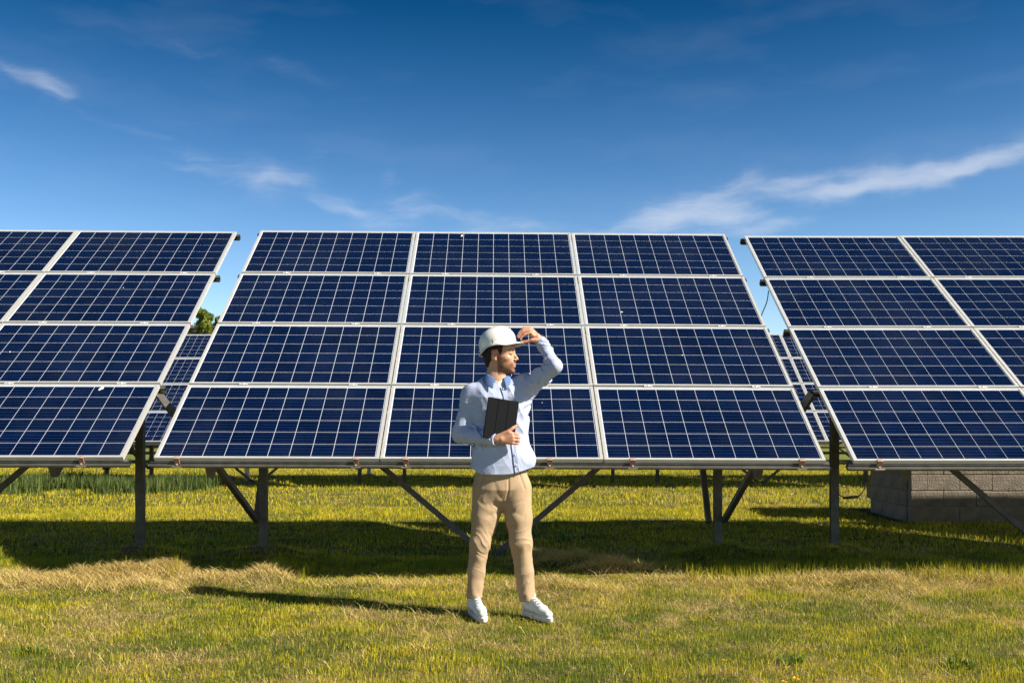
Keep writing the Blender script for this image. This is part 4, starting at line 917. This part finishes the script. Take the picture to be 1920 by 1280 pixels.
make_hair()
def hard_hat():
    n, b = 72, MB(); tilt = R(13); c = hp(-.014, 0, .066); Rf = HF * math.cos(tilt) + HU * math.sin(tilt); Ru = HU * math.cos(tilt) - HF * math.sin(tilt); root = tag(empty('hard_hat', (0, 0, 0)))
    Rm = np.stack([Rf, HS, Ru], 1); P3 = lambda x, y, z: tuple(c + Rm @ np.array([x, y, z]))
    rows = []; K = 16
    for k in range(K + 1):
        t = k / K; ph = t * math.pi / 2; row = []
        for j in range(n):
            a = 2 * math.pi * j / n; ca, sa = math.cos(a), math.sin(a); low = -.022 - .020 * (ca < 0) * ca * ca + .004 * math.cos(2 * a)
            # rim steps up over the ears
            low += .018 * math.exp(-((abs(sa) - 1) / .12) ** 2)
            rr = math.sin(ph) ** .90; z = .108 * math.cos(ph) ** 1.0 if t < 1 else 0; z += (low) * max(0, (t - .75) / .25) ** 1.2
            ridge = .004 * math.exp(-((sa * rr) / .22) ** 2) * (1 - t ** 4) + .002 * math.exp(-((sa * rr - .0) / .07) ** 2) * (1 - t ** 3)
            row.append(P3(ca * (.124 + ridge) * rr, sa * (.107 + ridge * .5) * rr, z + ridge * math.cos(ph)))
        rows.append(row)
    for ext, dz in ((.008, -.004), (.011, -.012)):     # gutter rim and brim
        row = []
        for j in range(n):
            a = 2 * math.pi * j / n; ca, sa = math.cos(a), math.sin(a); low = -.022 - .020 * (ca < 0) * ca * ca + .004 * math.cos(2 * a) + .018 * math.exp(-((abs(sa) - 1) / .12) ** 2)
            br = max(0, (ca - .45) / .55) ** .6 * (.042 if ext > .01 else .022); row.append(P3(ca * (.124 + ext + br), sa * (.107 + ext + br * .4), low + dz - br * .10))
        rows.append(row)
    vs = [p for r_ in rows[1:] for p in r_]; top = len(vs); vs.append(rows[0][0]); fs = [((k * n + j), (k * n + (j + 1) % n), ((k + 1) * n + (j + 1) % n), ((k + 1) * n + j)) for k in range(len(rows) - 2) for j in range(n)]
    fs = [f[::-1] for f in fs] + [(top, j, (j + 1) % n) for j in range(n)]
    b.add(vs, fs); o = b.build('hard_hat', M_hat, man, True); bpy.data.objects.remove(root); s = o.modifiers.new('thick', 'SOLIDIFY'); s.thickness = .003; s.offset = -1
    o.modifiers.new('sub', 'SUBSURF').levels = 1; o.modifiers['sub'].render_levels = 1
    b = MB(); q = Rm
    M4 = Matrix([[*Rm[0], 0], [*Rm[1], 0], [*Rm[2], 0], [0, 0, 0, 1]]); M4.translation = Vector(c)
    b.box((.008, -.1185, -.006), (.016, -.112, .022), M4, bev=.002); b.build('slot', M_slot, o)
    b = MB(); b.tube([P3(-.10, -.098, -.030), P3(-.03, -.116, -.010), P3(.02, -.117, -.008), P3(.07, -.10, -.022)], .0022, 6); b.build('rim_bead', M_hat, o, True)
M_slot = pmat('slot_shade', (.25, .24, .22), .6)
hard_hat()
def make_shoe(heel, toe, name='shoe'):
    heel = np.array(heel); toe = np.array(toe); d = toe - heel; ln = np.linalg.norm(d); d /= ln; s = np.array([-d[1], d[0], 0]); Rm = np.stack([d, s, HU], 1); P3 = lambda x, y, z: heel + Rm @ np.array([x, y, z])
    lo = np.minimum(heel, toe) - .07; hi = np.maximum(heel, toe) + .07
    F = Field(axis([(lo[0], hi[0], .003)]), axis([(lo[1], hi[1], .003)]), axis([(-.012, .15, .003)]))
    F.cap(P3(.0, 0, .045), P3(.06, 0, .050), .036, .038, .02); F.cap(P3(.06, 0, .050), P3(.17, .0, .038), .038, .034, .02); F.cap(P3(.17, 0, .036), P3(.235, -.002, .028), .038, .030, .02)
    F.cap(P3(.015, 0, .06), P3(.008, 0, .125), .042, .043, .02); F.cap(P3(.03, 0, .105), P3(.12, 0, .072), .026, .022, .02)
    F.cap(P3(.008, 0, .125), P3(.004, 0, .17), .034, .036, .005, 'sub')
    def sole(X, Y, Z):
        x = (X - heel[0]) * d[0] + (Y - heel[1]) * d[1]; y = (X - heel[0]) * s[0] + (Y - heel[1]) * s[1]
        w = np.interp(x, [-.05, -.03, 0, .08, .17, .23, .265, .28], [.008, .026, .036, .034, .041, .034, .016, .003]); return np.maximum(np.maximum((np.abs(y) - w) * .7, np.abs(Z - .012) - .014), np.maximum(-.045 - x, x - .276))
    F.apply(sole, lo, hi, .004)
    def gr(X, Y, Z): return Z
    sl, X, Y, Z = F.sub(lo, hi); F.f[sl] += .003 * np.exp(-((Z - .028) / .0025) ** 2) * (np.abs(F.f[sl]) < .01)
    P, Q = F.mesh(); P = smooth_mesh(P, Q, 1, .4); col = np.where(P[:, 2:3] < .027, np.array([.78, .78, .76]), np.array([.66, .66, .66])) * np.ones((1, 3))
    xl = (P - heel) @ Rm; tongue = (np.abs(xl[:, 1]) < .017) & (xl[:, 0] > .055) & (xl[:, 0] < .185) & (xl[:, 2] > .05); col[tongue] = (.30, .31, .33); col[(np.abs(xl[:, 2] - .0285) < .0025)] = (.38, .38, .38)
    dn = fbm2(P[:, 0] * 90, P[:, 1] * 90 + P[:, 2] * 60, 3, 6)[:, None]; col = col * (1 - .45 * np.clip((.035 - P[:, 2:3]) / .03, 0, 1) * dn) * (.88 + .12 * dn)
    o = link(name, to_mesh(name, P, Q, col), man, M_shoe)
    def topz(x, y):
        p = P3(x, y, 0); i = int(np.argmin(abs(F.xs - p[0]))); j = int(np.argmin(abs(F.ys - p[1]))); q = np.nonzero(F.f[i, j] < 0)[0]; return float(F.zs[q[-1]]) if len(q) else .05
    for k in range(5):
        x = .075 + k * .024; z = .1010 - k * .0092; b = MB(); b.tube([P3(x + .004 * i, y, topz(x + .004 * i, y) - heel[2] + .001) for i, y in enumerate((-.024, -.014, 0, .014, .024))], .0040, 6); b.build('lace', M_lace, o, True)
M_lace = pmat('laces', (.82, .82, .80), .8)
make_shoe((-.212, .045, .012), (-.135, -.215, .012)); make_shoe((.135, .02, .010), (.262, -.19, .010))
b = MB()
d_ = (RWR - REL) / np.linalg.norm(RWR - REL); o1 = Vector(RWR + d_ * .008); b.tube([o1, o1 + Vector(d_) * .012], [.0300, .0300], 20, caps=False); w_ = b.build('wristband', M_black, man, True); w_.modifiers.new('t', 'SOLIDIFY').thickness = -.004
# tablet held against the chest
def tablet():
    rot = R(-9); c = np.array([-.034, -.160, 1.238]); root = tag(empty('tablet', Vector(c) + PO), 'black tablet in a folding cover held against the chest of the man', 'tablet')
    root.rotation_euler = (R(-6), R(9), R(12)); b = MB(); b.box((-.098, -.005, -.128), (.098, .005, .128), bev=.003); b.build("back_shell", M_black2, root)
    for k in range(3):
        b = MB(); x0 = -.097 + k * .065; b.box((x0 + .0015, -.0095, -.127), (x0 + .0635, -.0055, .127), bev=.0016); b.build('cover_panel', M_black2, root)
M_black2 = pmat('black_folio', (.004, .0045, .006), .6, spec=.12, noise=(80, (.007, .007, .009), .6))
tablet()
